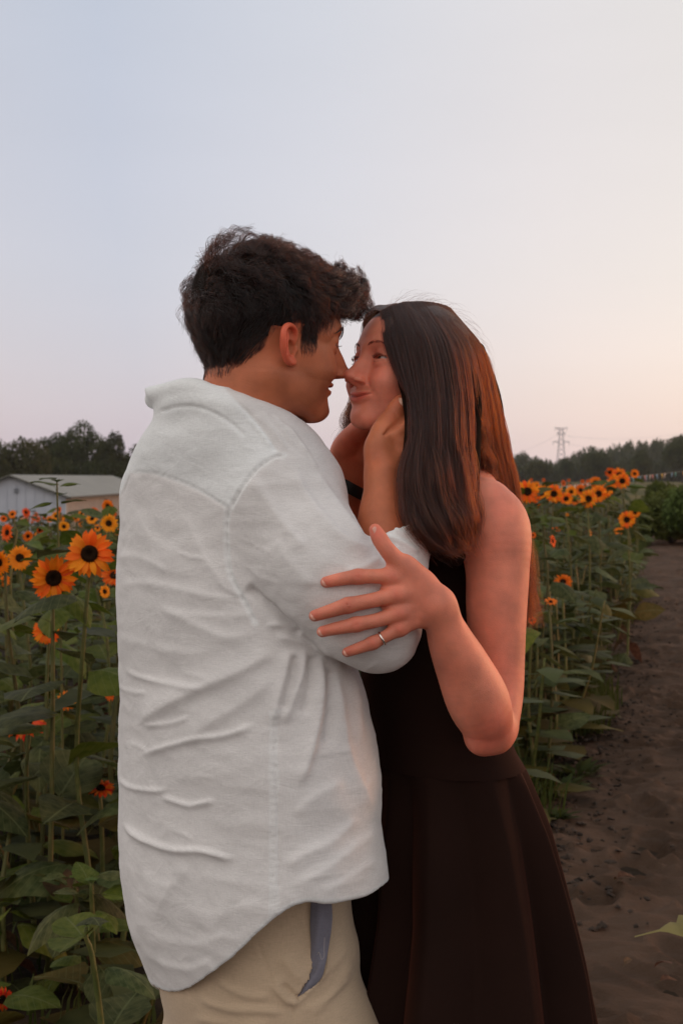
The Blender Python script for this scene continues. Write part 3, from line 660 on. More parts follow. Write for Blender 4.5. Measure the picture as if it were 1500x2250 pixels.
def sunflower(head, nrm, dia, gen, label, group=None, detail=1, leaves=9, low=0.10, lsize=0.20, rust=False, extra=(), bud=False, fresh=0.15, side=False, base=None, az=None, thick=1.0):
    """one plant; head = world position of its flower (or top), parts in local space of an Empty at the stem base"""
    head = np.array(head, float); gz_ = float(ground_z(head[0], head[1])); b = np.array([head[0] + gen.normal(0, .05), head[1] + gen.normal(0, .06), gz_]) if base is None else np.array(base, float)
    root = empty('sunflower', b); tag(root, label, 'sunflower', group)
    h = head - b; p, V, Fs = stem_mesh(np.zeros(3), h, 0.03 * h[2], 0.0095 * thick, 0.0045 * thick, gen, nrm); link('stem', mesh('stem', V, Fs, (M_STEM,)), root)
    k0 = gen.uniform(0, 6)
    for k in range(leaves):
        t = low + (0.93 - low) * (k + gen.uniform(-.3, .3)) / max(1, leaves - 1); t = min(max(t, .04), .95); q = p[int(t * (len(p) - 3))]; a = k0 + k * 2.4 + gen.normal(0, .25) if az is None or k >= len(az) else az[k]
        L = lsize * (1.15 - 0.75 * max(0, t - 0.35)) * gen.uniform(.75, 1.15)
        key = 'd' if t < .30 and gen.random() < .55 else ('y' if t < .45 and gen.random() < .30 else ('f' if t > .85 and gen.random() < .7 or gen.random() < fresh else 'g'))
        rot = Matrix.Rotation(a, 3, 'Z') @ Matrix.Rotation(-gen.uniform(-.1, .55) + (0.5 if key == 'd' else 0), 3, 'Y') @ Matrix.Rotation(gen.normal(0, .25), 3, 'X')
        put('leaf', LEAFS[key][gen.integers(5)], root, q, rot.to_quaternion(), L * (0.7 if key == 'd' else 1))
    if bud:
        put('bud', SEPAL, root, h, basis(nrm), dia)
        for k in range(4):
            rot = Matrix.Rotation(k0 + k * 1.7, 3, 'Z') @ Matrix.Rotation(-gen.uniform(.1, .9), 3, 'Y'); put('leaf', LEAFS['f' if k % 2 else 'g'][gen.integers(5)], root, h - np.array([0, 0, .01 + .025 * k]), rot.to_quaternion(), lsize * gen.uniform(.32, .6))
    else: flower_head(root, h, nrm, dia, gen, detail, rust)
    return root
def S_(px, py, dia_px, D=0.135): Y = D * F / dia_px; return P(px, py, Y)
gp = np.random.default_rng(21)
NEARF = [  # px, py, Y, diameter m, normal, label, leaves, rust
 (197, 1217, 4.05, .138, (0.10, -1, .18), 'large open sunflower, higher of the big pair beside the white shirt', 11, 0),
 (118, 1270, 4.15, .132, (0.28, -1, -.05), 'large open sunflower, lower left of the big pair, facing slightly right', 11, 0),
 (104, 1386, 4.9, .098, (0.05, -1, .15), 'middle sized sunflower with a leaf across its face, below the big pair', 9, 0),
 (57, 1592, 4.4, .128, (-0.15, -.52, .85), 'sunflower tipped up to the sky near the left edge, seen from its side', 9, 1),
 (146, 1540, 5.6, .080, (-0.1, -1, .35), 'small ragged sunflower half way down the left field', 8, 0),
 (222, 1733, 4.3, .082, (0.1, -.38, .9), 'low rust red sunflower facing upward beside the shirt', 5, 1),
 (5, 2196, 3.6, .060, (0.7, -.8, .1), 'small rust bloom at the bottom left corner', 5, 1),
 (169, 2147, 3.9, .040, (0.2, -.6, .7), 'tiny red bloom low in the dark leaves by the trouser leg', 4, 1)]
for px, py, Y, d, n, lb, nl, rs in NEARF:
    sunflower(P(px, py, Y), n, d, gp, lb, 'sunflowers in the left field', 1, nl, .25, .20 if py < 1500 else .16, rust=bool(rs))
LEFTM = [(18, 1170, 6.5, .085, 'half hidden dark centred sunflower at the left edge'), (-3, 1235, 5.0, .10, 'sunflower cut by the left edge of the photo'), (237, 1112, 8.2, .08, 'upper of two sunflowers against the shirt near the barn'),
 (239, 1150, 7.6, .105, 'lower of two sunflowers against the shirt near the barn'), (203, 1140, 9.5, .085, 'small sunflower under the barn wall'), (141, 1157, 9.0, .075, 'small sunflower left of the barn corner plants'), (110, 1141, 11, .06, 'tiny sunflower below the gable wall'),
 (44, 1226, 6.0, .11, 'sunflower turned sideways at left'), (12, 1277, 6.5, .06, 'small bloom left of the lower big sunflower'), (230, 1300, 5.6, .055, 'small bloom behind the stem beside the shirt'), (247, 1522, 5.0, .065, 'bloom half hidden behind the shirt edge'),
 (62, 1178, 9.0, .07, 'small bright bloom in the leafy mass at left'), (165, 1180, 10, .06, 'small bloom behind the big pair'), (88, 1165, 11, .06, 'small bloom beneath the barn gable'), (215, 1160, 11, .06, 'tiny bloom between shirt and barn'), (28, 1130, 11, .07, 'brown seed head standing dark against the barn'),
 (180, 1128, 12, .06, 'tiny bloom right under the barn corner'), (130, 1120, 13, .06, 'far tiny bloom under the gable')]
for i, (px, py, Y, d, lb) in enumerate(LEFTM):
    n = (gp.normal(0, .5), -1, gp.normal(.15, .25)); sunflower(P(px, py, Y), n, d, gp, lb, 'sunflowers in the left field', 0, 8, .3, .18)
tall = sunflower(P(126, 1052, 4.7), (0, 0, 1), .05, gp, 'tall unopened sunflower rising thin above the others before the barn', 'sunflowers in the left field', 1, 8, .62, .13, bud=True, fresh=.9, base=P(140, 0, 4.7) * [1, 1, 0], thick=.55)
RIGHTF = [(1158, 1080, 52, 'largest sunflower of the right cluster, nearest the bare shoulder'), (1188, 1083, 37, 'sunflower partly behind the second large bloom, right of the shoulder'), (1216, 1085, 41, 'round sunflower beside a green leaf in the right cluster'),
 (1254, 1081, 28, 'small sunflower left of a pale one on the right'), (1275, 1077, 27, 'paler sunflower in the middle of the right row'), (1243, 1096, 31, 'half covered sunflower low in the right cluster'), (1261, 1099, 25, 'small sunflower tucked at the low middle of the right cluster'),
 (1292, 1096, 42, 'large dark centred sunflower at the low front of the right group'), (1314, 1085, 40, 'sunflower overlapping the large one at the front of the right group'), (1331, 1077, 31, 'sunflower turned behind the overlapping pair on the right'), (1307, 1060, 29, 'sunflower standing alone above the right group'),
 (1359, 1043, 33, 'topmost wide sunflower of the far right bunch'), (1346, 1059, 30, 'lower left sunflower of the far right bunch'), (1366, 1057, 35, 'front sunflower of the far right bunch'), (1339, 1038, 23, 'small sunflower at the left of the far right bunch'), (1393, 1041, 21, 'small frayed sunflower right of the far right bunch'),
 (1376, 1142, 38, 'low sunflower near the path edge'), (1394, 1126, 25, 'bloom peeking above the low one near the path'), (1176, 1109, 22, 'small drooping bloom under the largest right sunflower')]
for i, (px, py, dd, lb) in enumerate(RIGHTF):
    Y = .135 * F / dd; n = (gp.normal(-.05, .16), -1, gp.normal(.12, .12)); sunflower(P(px, py, Y), n, .135, gp, lb, 'sunflowers in the right field', 1 if dd > 30 else 0, 13, .10, .19, fresh=.1)
for px, py, Y, d, n, lb in ((1212, 1189, 7.6, .07, (.9, -.6, .2), 'orange bloom turned sideways in the leaves right of the arm'), (1209, 1323, 6.6, .062, (.1, -.45, .85), 'low rusty bloom facing up right of the arm'), (1170, 1176, 7.4, .035, (0, -1, .2), 'tiny orange bud beside the arm'), (1245, 1131, 9, .022, (0, -1, .3), 'tiny orange speck of a bloom above the leaves'), (1168, 1363, 6.4, .04, (0, -1, .4), 'small orange bloom beside the elbow')):
    sunflower(P(px, py, Y), n, d, gp, lb, 'sunflowers in the right field', 0, 9, .12, .17, rust=py > 1300)
# leafy plants without open flowers that fill both fields
ROWS = ['nearest', 'second', 'third', 'fourth', 'fifth', 'sixth', 'seventh', 'eighth', 'ninth', 'tenth', 'eleventh', 'twelfth', 'thirteenth', 'fourteenth', 'fifteenth', 'sixteenth', 'seventeenth', 'eighteenth', 'nineteenth', 'farthest']
def where(x, y, h):
    px = 750 + x * F / y; row = ROWS[min(19, int((y - 3.3) / 1.05))]
    if px < 700: hz = 'outside the left edge' if px < 0 else 'at the left edge' if px < 60 else 'in the left third of the strip' if px < 120 else 'mid strip under the barn' if px < 180 else 'close to the shirt' if px < 245 else 'behind the shirt'
    else: hz = 'behind the couple' if px < 1120 else 'just right of the arm' if px < 1190 else 'right of the arm' if px < 1260 else 'in the middle of the right bank' if px < 1330 else 'towards the path' if px < 1400 else 'at the far path end'
    sz = 'ankle high' if h < .4 else 'knee high' if h < .62 else 'thigh high' if h < .85 else 'waist high' if h < 1.08 else 'chest high'
    return sz, row, hz
def filler(x, y, h, label, group, gen, nl=9, ls=.19, full=True, bloom=0.0):
    _s, _r, _h = where(x, y, h); label = f'{_s} leafy sunflower without bloom, {_r} row, {_h}'
    z0 = float(ground_z(x, y)); top = np.array([x + gen.normal(0, .05), y + gen.normal(0, .05), z0 + h])
    if gen.random() < bloom: return sunflower(top, (gen.normal(0, .6), -1, gen.normal(.1, .3)), gen.uniform(.06, .10), gen, label, group, 0, nl, .2, ls, base=(x, y, z0))
    return sunflower(top, (0, 0, 1), .035, gen, label, group, 0, nl, .15, ls, bud=True, base=(x, y, z0))
gf = np.random.default_rng(33)
def jitter_grid(y0, y1, pxa, pxb, sp, gen, cond=lambda x, y: True):
    out = []; y = y0
    while y < y1:
        xa, xb = (pxa - 750) * y / F, (pxb - 750) * y / F; x = xa + gen.uniform(0, sp)
        while x < xb:
            q = (x + gen.normal(0, .25 * sp), y + gen.normal(0, .25 * sp)); x += sp
            if cond(*q): out.append(q)
        y += sp
    return out
inr = lambda x, y: x < bound(y) - 0.10 - 0.02 * y
for x, y in jitter_grid(4.2, 8.5, -120, 330, .36, gf): filler(x, y, gf.uniform(.55, .98) if y > 4.8 else gf.uniform(.35, .75), 'leafy sunflower plant without an open bloom in the left field', 'leafy plants in the left field', gf, 8, .18)
for x, y in jitter_grid(8.5, 14, -60, 330, .55, gf): filler(x, y, gf.uniform(.85, 1.12), 'leafy sunflower plant without an open bloom in the left field', 'leafy plants in the left field', gf, 7, .19)
for x, y in jitter_grid(3.3, 4.3, -150, 330, .36, gf): filler(x, y, gf.uniform(.22, .5), 'low dark leafy plant at the foot of the left field', 'low plants in the left field', gf, 6, .15)
for x, y in jitter_grid(5.6, 9.0, 1000, 1500, .31, gf, inr): filler(x, y, gf.uniform(.75, 1.15), 'leafy sunflower plant without an open bloom in the right field', 'leafy plants in the right field', gf, 13, .20)
for x, y in jitter_grid(9.0, 15, 1060, 1500, .46, gf, inr): filler(x, y, gf.uniform(1.0, 1.28), 'leafy sunflower plant without an open bloom in the right field', 'leafy plants in the right field', gf, 8, .19)
# single-mesh plants farther off: each still a thing
def plant_joined(seed, bloom):
    g = np.random.default_rng(seed); VV = []; Fs = []; fm = []; c = 0
    def add(V, F_, m):
        nonlocal c
        VV.append(V); Fs.extend(tuple(i + c for i in f) for f in F_); fm.extend([m] * len(F_) if not isinstance(m, list) else m); c += len(V)
    p, V, F_ = stem_mesh(np.zeros(3), np.array([g.normal(0, .05), g.normal(0, .05), 1.0]), .03, .011, .006, g, sides=3); add(V, F_, 0)
    for k in range(11):
        t = .15 + .8 * k / 10; V, F_, f2 = leaf_geo(1.0, .8, g.uniform(.2, .9), g.uniform(-.3, .3), seed + k, nu=3, nv=2); V = V[:12]; F_ = F_[:6]; L = .21 * (1.1 - .5 * t) * g.uniform(.8, 1.1)
        R = np.array(Matrix.Rotation(k * 2.4 + g.normal(0, .2), 3, 'Z') @ Matrix.Rotation(-g.uniform(-.1, .5), 3, 'Y')); add((V * L) @ R.T + p[int(t * (len(p) - 1))], F_, 1 if t > .35 else 2)
    if bloom:
        me = HEADJ[seed % 3]; n = len(me.vertices); V = np.zeros(n * 3, np.float32); me.vertices.foreach_get('co', V); V = V.reshape(-1, 3) * .055; R = np.array(Matrix(basis((g.normal(0, .5), -1, .2)).to_matrix()))
        add(V @ R.T + p[-1], [tuple(q.vertices) for q in me.polygons], [3 + q.material_index for q in me.polygons])
    return mesh('sunflower', np.concatenate(VV), Fs, (M_STEM, M_LEAF, M_LEAF3, M_PETAL, M_DISC, M_SEPAL), fmat=fm)
PJ = [plant_joined(s, s % 4 == 0) for s in range(9)]
def far_plant(x, y, h, gen, grp, lb):
    o = link('sunflower', PJ[gen.integers(9)] if h > .8 else PJ[(1, 2, 3, 5, 6, 7)[gen.integers(6)]]); o.location = (x, y, float(ground_z(x, y))); o.rotation_euler = (0, 0, gen.uniform(-.7, .7)); o.scale = (1.15, 1.15, h); _s, _r, _h = where(x, y, h); tag(o, f'{_s} distant sunflower plant, {_r} row, {_h}' if 'distant' in lb else f'{_s} leafy plant among stems, {_r} row, {_h}', 'sunflower', grp)
for x, y in jitter_grid(14, 24, -30, 310, .75, gf): far_plant(x, y, gf.uniform(.9, 1.15), gf, 'distant plants in the left field', 'distant small sunflower plant in the mass below the barn')
for x, y in jitter_grid(15, 26, 1080, 1480, .80, gf, inr): far_plant(x, y, gf.uniform(1.12, 1.36), gf, 'distant plants in the right field', 'distant small sunflower plant behind the right blooms')
def crop(name, pts, hs, gen):                     # beyond what one can count, and the field hidden behind the couple
    VV = []; Fs = []; fm = []; c = 0; tmpl = []
    for me in PJ[:9]:
        V = np.zeros(len(me.vertices) * 3, np.float32); me.vertices.foreach_get('co', V); tmpl.append((V.reshape(-1, 3), [tuple(p.vertices) for p in me.polygons], [p.material_index for p in me.polygons]))
    for (x, y), h in zip(pts, hs):
        V, F_, m = tmpl[gen.integers(9)]; a = gen.uniform(-.8, .8); R = np.array([[math.cos(a), -math.sin(a), 0], [math.sin(a), math.cos(a), 0], [0, 0, 1]])
        VV.append((V * [1.25, 1.25, h]) @ R.T + [x, y, float(ground_z(x, y))]); Fs += [tuple(i + c for i in f) for f in F_]; fm += m; c += len(V)
    return tag(link(name, mesh(name, np.concatenate(VV), Fs, (M_STEM, M_LEAF, M_LEAF3, M_PETAL, M_DISC, M_SEPAL), fmat=fm)), kind='stuff')
for x, y in jitter_grid(5.6, 18, 1060, 1520, .235, gf, lambda x, y: bound(y) - .95 < x < bound(y) + .02): far_plant(x, y, gf.uniform(.38, .85), gf, 'low leafy plants along the path edge', 'low leafy plant in the dense fringe between field and path')
for x, y in jitter_grid(3.9, 8, -60, 330, .42, gf): far_plant(x, y, gf.uniform(.25, .6), gf, 'low leafy plants between the left stems', 'low leafy plant between the stems of the left field')
pl = jitter_grid(24, 60, -30, 320, 1.25, gf) + jitter_grid(26, 60, 1080, 1480, 1.2, gf, inr) + jitter_grid(5.2, 24, 330, 1000, .68, gf, inr) + jitter_grid(24, 60, 320, 1080, 1.9, gf, inr) + jitter_grid(5, 24, -900, -120, .95, gf)
crop('sunflower_crop', pl, [gf.uniform(.95, 1.15) if x < 0 else gf.uniform(1.15, 1.38) for x, y in pl], gf)
def haze():
    m = bpy.data.materials.new('haze'); m.use_nodes = True; nt = m.node_tree; nt.nodes.clear(); o = nt.nodes.new('ShaderNodeOutputMaterial'); v = nt.nodes.new('ShaderNodeVolumePrincipled')
    v.inputs['Color'].default_value = (0.80, 0.78, 0.80, 1); v.inputs['Density'].default_value = HAZE; nt.links.new(v.outputs[0], o.inputs['Volume'])
    mb = MB(); mb.box((0, 720, 18.5), (2040, 1600, 57)); b = mb.build('haze', m); tag(b, kind='stuff')
haze()
# ------------------------------------------------------------------ weeds and grass along the path edge
def blades(name, pts, hmin, hmax, m, gen, w=.006, kind='stuff', lean=.6):
    VV = []; Fs = []; c = 0
    for x, y, s in pts:
        h = gen.uniform(hmin, hmax) * s; a = gen.uniform(0, 6.28); d = np.array([math.cos(a), math.sin(a), 0]) * h * gen.uniform(.15, lean); sd = np.array([-math.sin(a), math.cos(a), 0]) * w * gen.uniform(.6, 1.4); b = np.array([x, y, float(ground_z(x, y))])
        P0, P1, P2 = b, b + d * .35 + [0, 0, h * .6], b + d + [0, 0, h * gen.uniform(.75, 1.0)]
        VV += [P0 - sd, P0 + sd, P1 - sd * .8, P1 + sd * .8, P2]; Fs += [(c, c + 1, c + 3, c + 2), (c + 2, c + 3, c + 4)]; c += 5
    return tag(link(name, mesh(name, np.array(VV), Fs, (m,))), kind=kind)
M_GRASS = noise_mat('grass', (0.034, 0.052, 0.010), (0.076, 0.088, 0.020), 1.7, 0.7, 0, 4, 0.2, trans=0.3)
gg = np.random.default_rng(44); pts = []
for k in range(26000):
    y = 4.4 + 38 * gg.random() ** 1.8; off = -abs(gg.normal(0, .34 + .012 * y)) + gg.uniform(-.05, .16) ; x = bound(y) + off + .02; n = vnoise(np.array([[x * 2.2, y * 1.6, 0]]), 5)[0]
    if n > -.30 + (.4 if off > 0 else 0) + max(0, 6.2 - y) * .45: pts.append((x, y, 1.0 + .7 * max(0, n)))
for k in range(700):
    y = 3.2 + 6 * gg.random(); x = (gg.uniform(-200, 380) - 750) * y / F; pts.append((x, y, .7))
blades('grass_verge', pts, .06, .24, M_GRASS, gg, .005)
WEED = leafmat('weed_leaf', (0.030, 0.046, 0.012), (0.062, 0.074, 0.022))
def weed_mesh(seed, n=60):
    g = np.random.default_rng(seed); VV = []; Fs = []; c = 0
    for k in range(n):
        a = g.uniform(0, 6.28); L = g.uniform(.03, .085); t = g.uniform(.1, 1.1); w = L * .16; p = np.array([math.cos(a), math.sin(a), 0]); s = np.array([-math.sin(a), math.cos(a), 0])
        b = p * g.uniform(0, .05); q = [b, b + p * L * .5 * math.cos(t) + [0, 0, L * .5 * math.sin(t)], b + p * L * math.cos(t * .6) + [0, 0, L * .75 * math.sin(t)]]
        VV += [q[0] - s * w * .3, q[0] + s * w * .3, q[1] - s * w, q[1] + s * w, q[2]]; Fs += [(c, c + 1, c + 3, c + 2), (c + 2, c + 3, c + 4)]; c += 5
    return mesh('weed', np.array(VV), Fs, (WEED,))
WM = [weed_mesh(s) for s in range(4)]
wl = [(1262, 1712, 1.15, 'largest weed clump on the dirt right of the skirt'), (1238, 1738, .9, 'weed clump against the skirt edge left of the largest'), (1215, 1808, .8, 'small weed at the skirt hem side below the others'), (1272, 1528, .9, 'leafy weed at the grassy corner of the field edge'), (1300, 1548, .7, 'small weed right of the grassy corner'), (1190, 1560, 1.0, 'grassy weed beside the elbow'), (1142, 1600, .8, 'weed just below the elbow')]
for i, (px, py, s, lb) in enumerate(wl):
    Y = gY(py); o = link('weed', WM[i % 4]); o.location = P(px, py, Y) * [1, 1, 0] + [0, 0, .02]; o.scale = (s * 1.5, s * 1.5, s); o.rotation_euler = (0, 0, i * 1.3); tag(o, lb, 'weed', 'weeds on the path edge')
dl = [(1345, 1962, .07, 'curled dry leaf in the middle of the path', .3), (1362, 1968, .05, 'small dry leaf touching the curled one on the path', 1.6), (1480, 2160, .06, 'pale dry leaf near the right edge of the path', 2.0), (1368, 2158, .045, 'yellowish dry scrap on the path low right', .9), (1275, 2075, .06, 'dry leaf beside the skirt low on the path', 2.6), (1440, 2195, .05, 'faded leaf near the bottom right of the path', .2), (1455, 1935, .04, 'tiny dry leaf beyond the curled one', 1.1), (1470, 1335, .10, 'dry leaf far up the path', .5)]
for i, (px, py, s, lb, a) in enumerate(dl):
    Y = gY(py); o = link('dead_leaf', LEAFS['d'][i % 5]); o.location = P(px, py, Y) * [1, 1, 0] + [0, 0, .045]; o.scale = (s, s, s * .8); o.rotation_euler = (.2, -.3, a); tag(o, lb, 'leaf', 'dead leaves on the path')
# twigs and clods lying about
def clod_mesh(seed):
    g = np.random.default_rng(seed); v = unit_(g.normal(0, 1, (14, 3))) * g.uniform(.7, 1.1, (14, 1)) * [1, .8, .5]; import bmesh
    bm = bmesh.new(); [bm.verts.new(p) for p in v]; bmesh.ops.convex_hull(bm, input=bm.verts); me = bpy.data.meshes.new('clod'); bm.to_mesh(me); bm.free(); me.materials.append(M_CLOD); return me
def unit_(a): return a / np.linalg.norm(a, axis=1)[:, None]
M_CLOD = noise_mat('clod_soil', (0.022, 0.015, 0.011), (0.048, 0.033, 0.024), 20, .95, .6, bdist=.01)
CM = [clod_mesh(s) for s in range(5)]; VV = []; Fs = []; c = 0
for k in range(4200):
    y = 4.5 + 12 * gg.random() ** 1.6; x = bound(y) + gg.normal(-.08, .28); me = CM[gg.integers(5)]; s = gg.uniform(.006, .028) * (1.5 if x < bound(y) else .8)
    V = np.array([tuple(v.co) for v in me.vertices]) * s; a = gg.uniform(0, 6); V = V @ np.array([[math.cos(a), math.sin(a), 0], [-math.sin(a), math.cos(a), 0], [0, 0, 1]]); VV.append(V + [x, y, .02]); Fs += [tuple(i + c for i in p.vertices) for p in me.polygons]; c += len(V)
tag(link('soil_clods', mesh('soil_clods', np.concatenate(VV), Fs, (M_CLOD,), smooth=False)), kind='stuff')
# leaf of a plant reaching in from beyond the right edge
edge = empty('sunflower', (P(1640, 0, 3.2)[0], 3.25, 0)); tag(edge, 'pale yellow leaf tip reaching in low at the right edge over the path', 'sunflower')
_b = np.array(edge.location); hd = P(1640, 1700, 3.25) - _b; p_, V, Fs = stem_mesh(np.zeros(3), hd, .02, .01, .006, gg); link('stem', mesh('stem', V, Fs, (M_STEM,)), edge)
V = []; Fs = []; tip = P(1393, 2058, 3.2); rt = P(1600, 2035, 3.3); ax = rt - tip
prof = [(0, .0015, 0), (.12, .002, 0), (.26, .003, 0), (.33, .010, .002), (.40, .018, .002), (.47, .020, -.003), (.52, .036, .004), (.62, .040, 0), (.8, .05, .004), (1, .004, 0)]
for t, w, z in prof:
    q = tip + ax * t + np.array([0, 0, .012 * math.sin(t * 3)])
    for v, wz in ((-1, -.55), (0, .15), (1, .1)): V.append(q + np.array([0, w * v * 1.6, wz * w * .95 + z]))
for i in range(len(prof) - 1):
    for j in (0, 1): a = i * 3 + j; Fs.append((a, a + 1, a + 4, a + 3))
M_PALE = leafmat('pale_leaf', (.24, .20, .07), (.36, .30, .11), .35); link('leaf', mesh('leaf', np.array(V) - _b, Fs, (M_PALE,)), edge)
pt = catmull([rt - _b, rt - _b + [.05, 0, .02], hd * .75], 5); V, Fs = tube_geo(pt, .004, 5); link('petiole', mesh('petiole', V, Fs, (M_STEM,)), edge)
# ------------------------------------------------------------------ barn
def barn():
    Y0 = 139.0; xr, xl, xa = -26.9, -37.6, -32.25; ze, zr, zb = CAMZ - 40.5 * Y0 / F, CAMZ + 4.5 * Y0 / F, -4.6; Ln = 62.0
    root = empty('barn', (xa, Y0, zb)); tag(root, 'long pale metal barn with a low gable roof beyond the left field', 'barn'); o = np.array([xa, Y0, zb])
    mw = noise_mat('grey_blue_siding', (.40, .42, .48), (.45, .47, .53), .6, .6, 0); mr = noise_mat('grey_green_roof', (.150, .150, .120), (.180, .178, .145), .4, .5, 0); mt = mat('dark_trim', (.05, .05, .045), .6); mp = noise_mat('cream_siding', (.46, .39, .34), (.52, .44, .38), .6, .6, 0)
    m = MB(); m.add(np.array([(xl, Y0, zb), (xr, Y0, zb), (xr, Y0, ze), (xa, Y0, zr - .12), (xl, Y0, ze), (xl, Y0 + .3, zb), (xr, Y0 + .3, zb), (xr, Y0 + .3, ze), (xa, Y0 + .3, zr - .12), (xl, Y0 + .3, ze)]) - o, [(0, 1, 2, 3, 4), (9, 8, 7, 6, 5), (0, 5, 6, 1), (1, 6, 7, 2), (2, 7, 8, 3), (3, 8, 9, 4), (4, 9, 5, 0)]); m.build('gable_wall', mw, root)
    for i, x in enumerate(np.arange(xl + .45, xr - .1, .9)):
        top = np.interp(x, [xl, xa, xr], [ze, zr - .12, ze]) - .06; m = MB(); m.box((x - o[0], -.03, (zb + top) / 2 - o[2]), (.06, .05, top - zb)); m.build('rib', mw, root)
    for s, x in (('l', xl), ('r', xr)):
        m = MB(); m.box((x + (-.15 if s == 'r' else .15) - o[0], Ln / 2 + .31, (zb + ze) / 2 - o[2]), (.3, Ln - .02, ze - zb)); m.build('side_wall', mp, root)
    for k in range(68):
        m = MB(); m.box((xr + .05 - o[0], .6 + k * .9, (zb + ze) / 2 - .06 - o[2]), (.09, .16, ze - zb - .2)); m.build('rib', mp, root)
    for s, x in ((-1, xl), (1, xr)):
        e = .45; sl = (zr - ze) / (abs(x - xa)); xe = x + s * e; zee = ze - sl * e; V = np.array([(xa, -.6, zr), (xe, -.6, zee), (xe, Ln, zee), (xa, Ln, zr), (xa, -.6, zr + .12), (xe, -.6, zee + .12), (xe, Ln, zee + .12), (xa, Ln, zr + .12)]) - [o[0], 0, o[2]]
        V[:, 1] += 0; m = MB(); m.add(V, [(0, 1, 2, 3), (7, 6, 5, 4), (0, 4, 5, 1), (1, 5, 6, 2), (2, 6, 7, 3)]); m.build('roof', mr, root)
        m = MB(); m.add(V * [1, 1, 1] + [0, -.12, -.06], [(0, 1, 5, 4)]); V2 = V[[0, 1, 5, 4]]; m = MB(); m.add(np.r_[V2 + [0, -.10, -.08], V2 + [0, -.004, -.08]], [(0, 1, 2, 3), (7, 6, 5, 4), (0, 4, 5, 1), (1, 5, 6, 2), (2, 6, 7, 3), (3, 7, 4, 0)]); m.build('verge_trim', mt, root)
        m = MB(); m.box((xe + s * .06 - o[0], Ln / 2 - .3, zee + .02 - o[2]), (.12, Ln + .5, .22)); m.build('gutter', mt, root)
        for k in range(0, 20): pass
    m = MB(); m.box((P(240, 0, 160)[0] * 0 + xr + .16 - o[0], 22.5, ze - .75 - o[2]), (.3, .5, .35)); m.build('wall_lamp', mt, root)
    m = MB(); m.box((P(37, 0, Y0)[0] - o[0], -.14, CAMZ - 28 * Y0 / F - o[2]), (.35, .2, .45)); m.build('vent', mat('grey_vent', (.16, .17, .19), .6), root)
barn()
# ------------------------------------------------------------------ trees
def crown_mesh(seed, n, mt, lobes=13, leaf=.055, squash=(1, 1, .85), dens=1.0):
    g = np.random.default_rng(seed); C = []; d = unit_(g.normal(0, 1, (lobes, 3))); d[:, 2] = np.abs(d[:, 2]) * 1.1 - .35; C = d * g.uniform(.35, .68, (lobes, 1)); R = g.uniform(.24, .42, lobes); C = np.vstack([C, [[0, 0, 0]]]); R = np.r_[R, .5]
    L = g.choice(len(R), n, p=R ** 2 / (R ** 2).sum()); u = unit_(g.normal(0, 1, (n, 3))); rr = R[L] * g.uniform(.72, 1.06, n) ** 1.0; p = (C[L] + u * rr[:, None]); nz = fbm(p * 4.5, 2, seed); keep = nz > -.55; p, u = p[keep], u[keep]; p = p * squash
    n = len(p); a = unit_(g.normal(0, 1, (n, 3))); b = unit_(np.cross(a, u + .8 * g.normal(0, 1, (n, 3)))); s = leaf * g.uniform(.6, 1.3, (n, 1)); V = np.stack([p - a * s, p - b * s * .6, p + a * s, p + b * s * .6], 1).reshape(-1, 3)
    return V, np.arange(4 * n).reshape(n, 4), C * squash, R
def treemat(name, c1, c2): return noise_mat(name, c1, c2, .5, .8, 0, 5, .15, trans=.25, randval=.2)
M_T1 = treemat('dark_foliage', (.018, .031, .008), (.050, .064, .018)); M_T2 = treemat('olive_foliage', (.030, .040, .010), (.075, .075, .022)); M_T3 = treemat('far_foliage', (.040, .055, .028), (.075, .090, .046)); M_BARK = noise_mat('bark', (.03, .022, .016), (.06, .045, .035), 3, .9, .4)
def tree(px, ptop, Y, w, zb, seed, mt, label, group, n=9000, leaf=.05, sq=.8, name='tree', back=0):
    zt = CAMZ + (HOR - ptop) * Y / F; x = (px - 750) * Y / F; H = zt - zb; root = empty(name, (x, Y, zb)); tag(root, label, 'tree', group)
    V, Q, C, R = crown_mesh(seed, n, mt, leaf=leaf); ch = min(H * .46, w * .5 * sq / .62); V = V / [1, 1, np.abs(V[:, 2]).max()]; V[:, :2] /= np.abs(V[:, :2]).max(); V = V * [w / 2, w / 2, ch] + [0, 0, H - ch]; link('crown', mesh('crown', V, Q, (mt,), smooth=False), root)
    g = np.random.default_rng(seed); mb = MB(); tk = H * .022 + .06; mb.tube(catmull([(0, 0, 0), (g.normal(0, .02) * H, 0, H * .3), (0, 0, H * .75)], 4), np.linspace(tk, tk * .4, 9), 8); mb.build('trunk', M_BARK, root)
    for k in range(7):
        c = C[k] * [w / 2, w / 2, ch] / [1, 1, .85] + [0, 0, H - ch]; z0 = H * g.uniform(.25, .6); mb = MB(); mb.tube(catmull([(0, 0, z0), c * [.4, .4, .3] + [0, 0, z0 * .7], c * [.85, .85, 1]], 4), np.linspace(tk * .45, tk * .08, 9), 5); mb.build('limb', M_BARK, root)
    return root
tree(182, 921, 232, 13.2, -5, 3, M_T1, 'tall broad dark tree rising behind the barn, highest on the left', 'trees behind the barn', 17000, .026)
tree(243, 943, 225, 8.0, -5, 8, M_T1, 'dark tree at the right shoulder of the tallest one, beside the man', 'trees behind the barn', 8000, .032)
tree(112, 948, 238, 9.0, -5, 15, M_T1, 'dark tree left of the tallest behind the barn', 'trees behind the barn', 8000, .032)
tree(35, 956, 205, 13.5, -5, 5, M_T2, 'rounded olive green tree at the far left above the gable', 'trees behind the barn', 13000, .028)
tree(-70, 950, 215, 12.0, -5, 6, M_T1, 'dark tree cut by the left edge', 'trees behind the barn', 7000, .032)
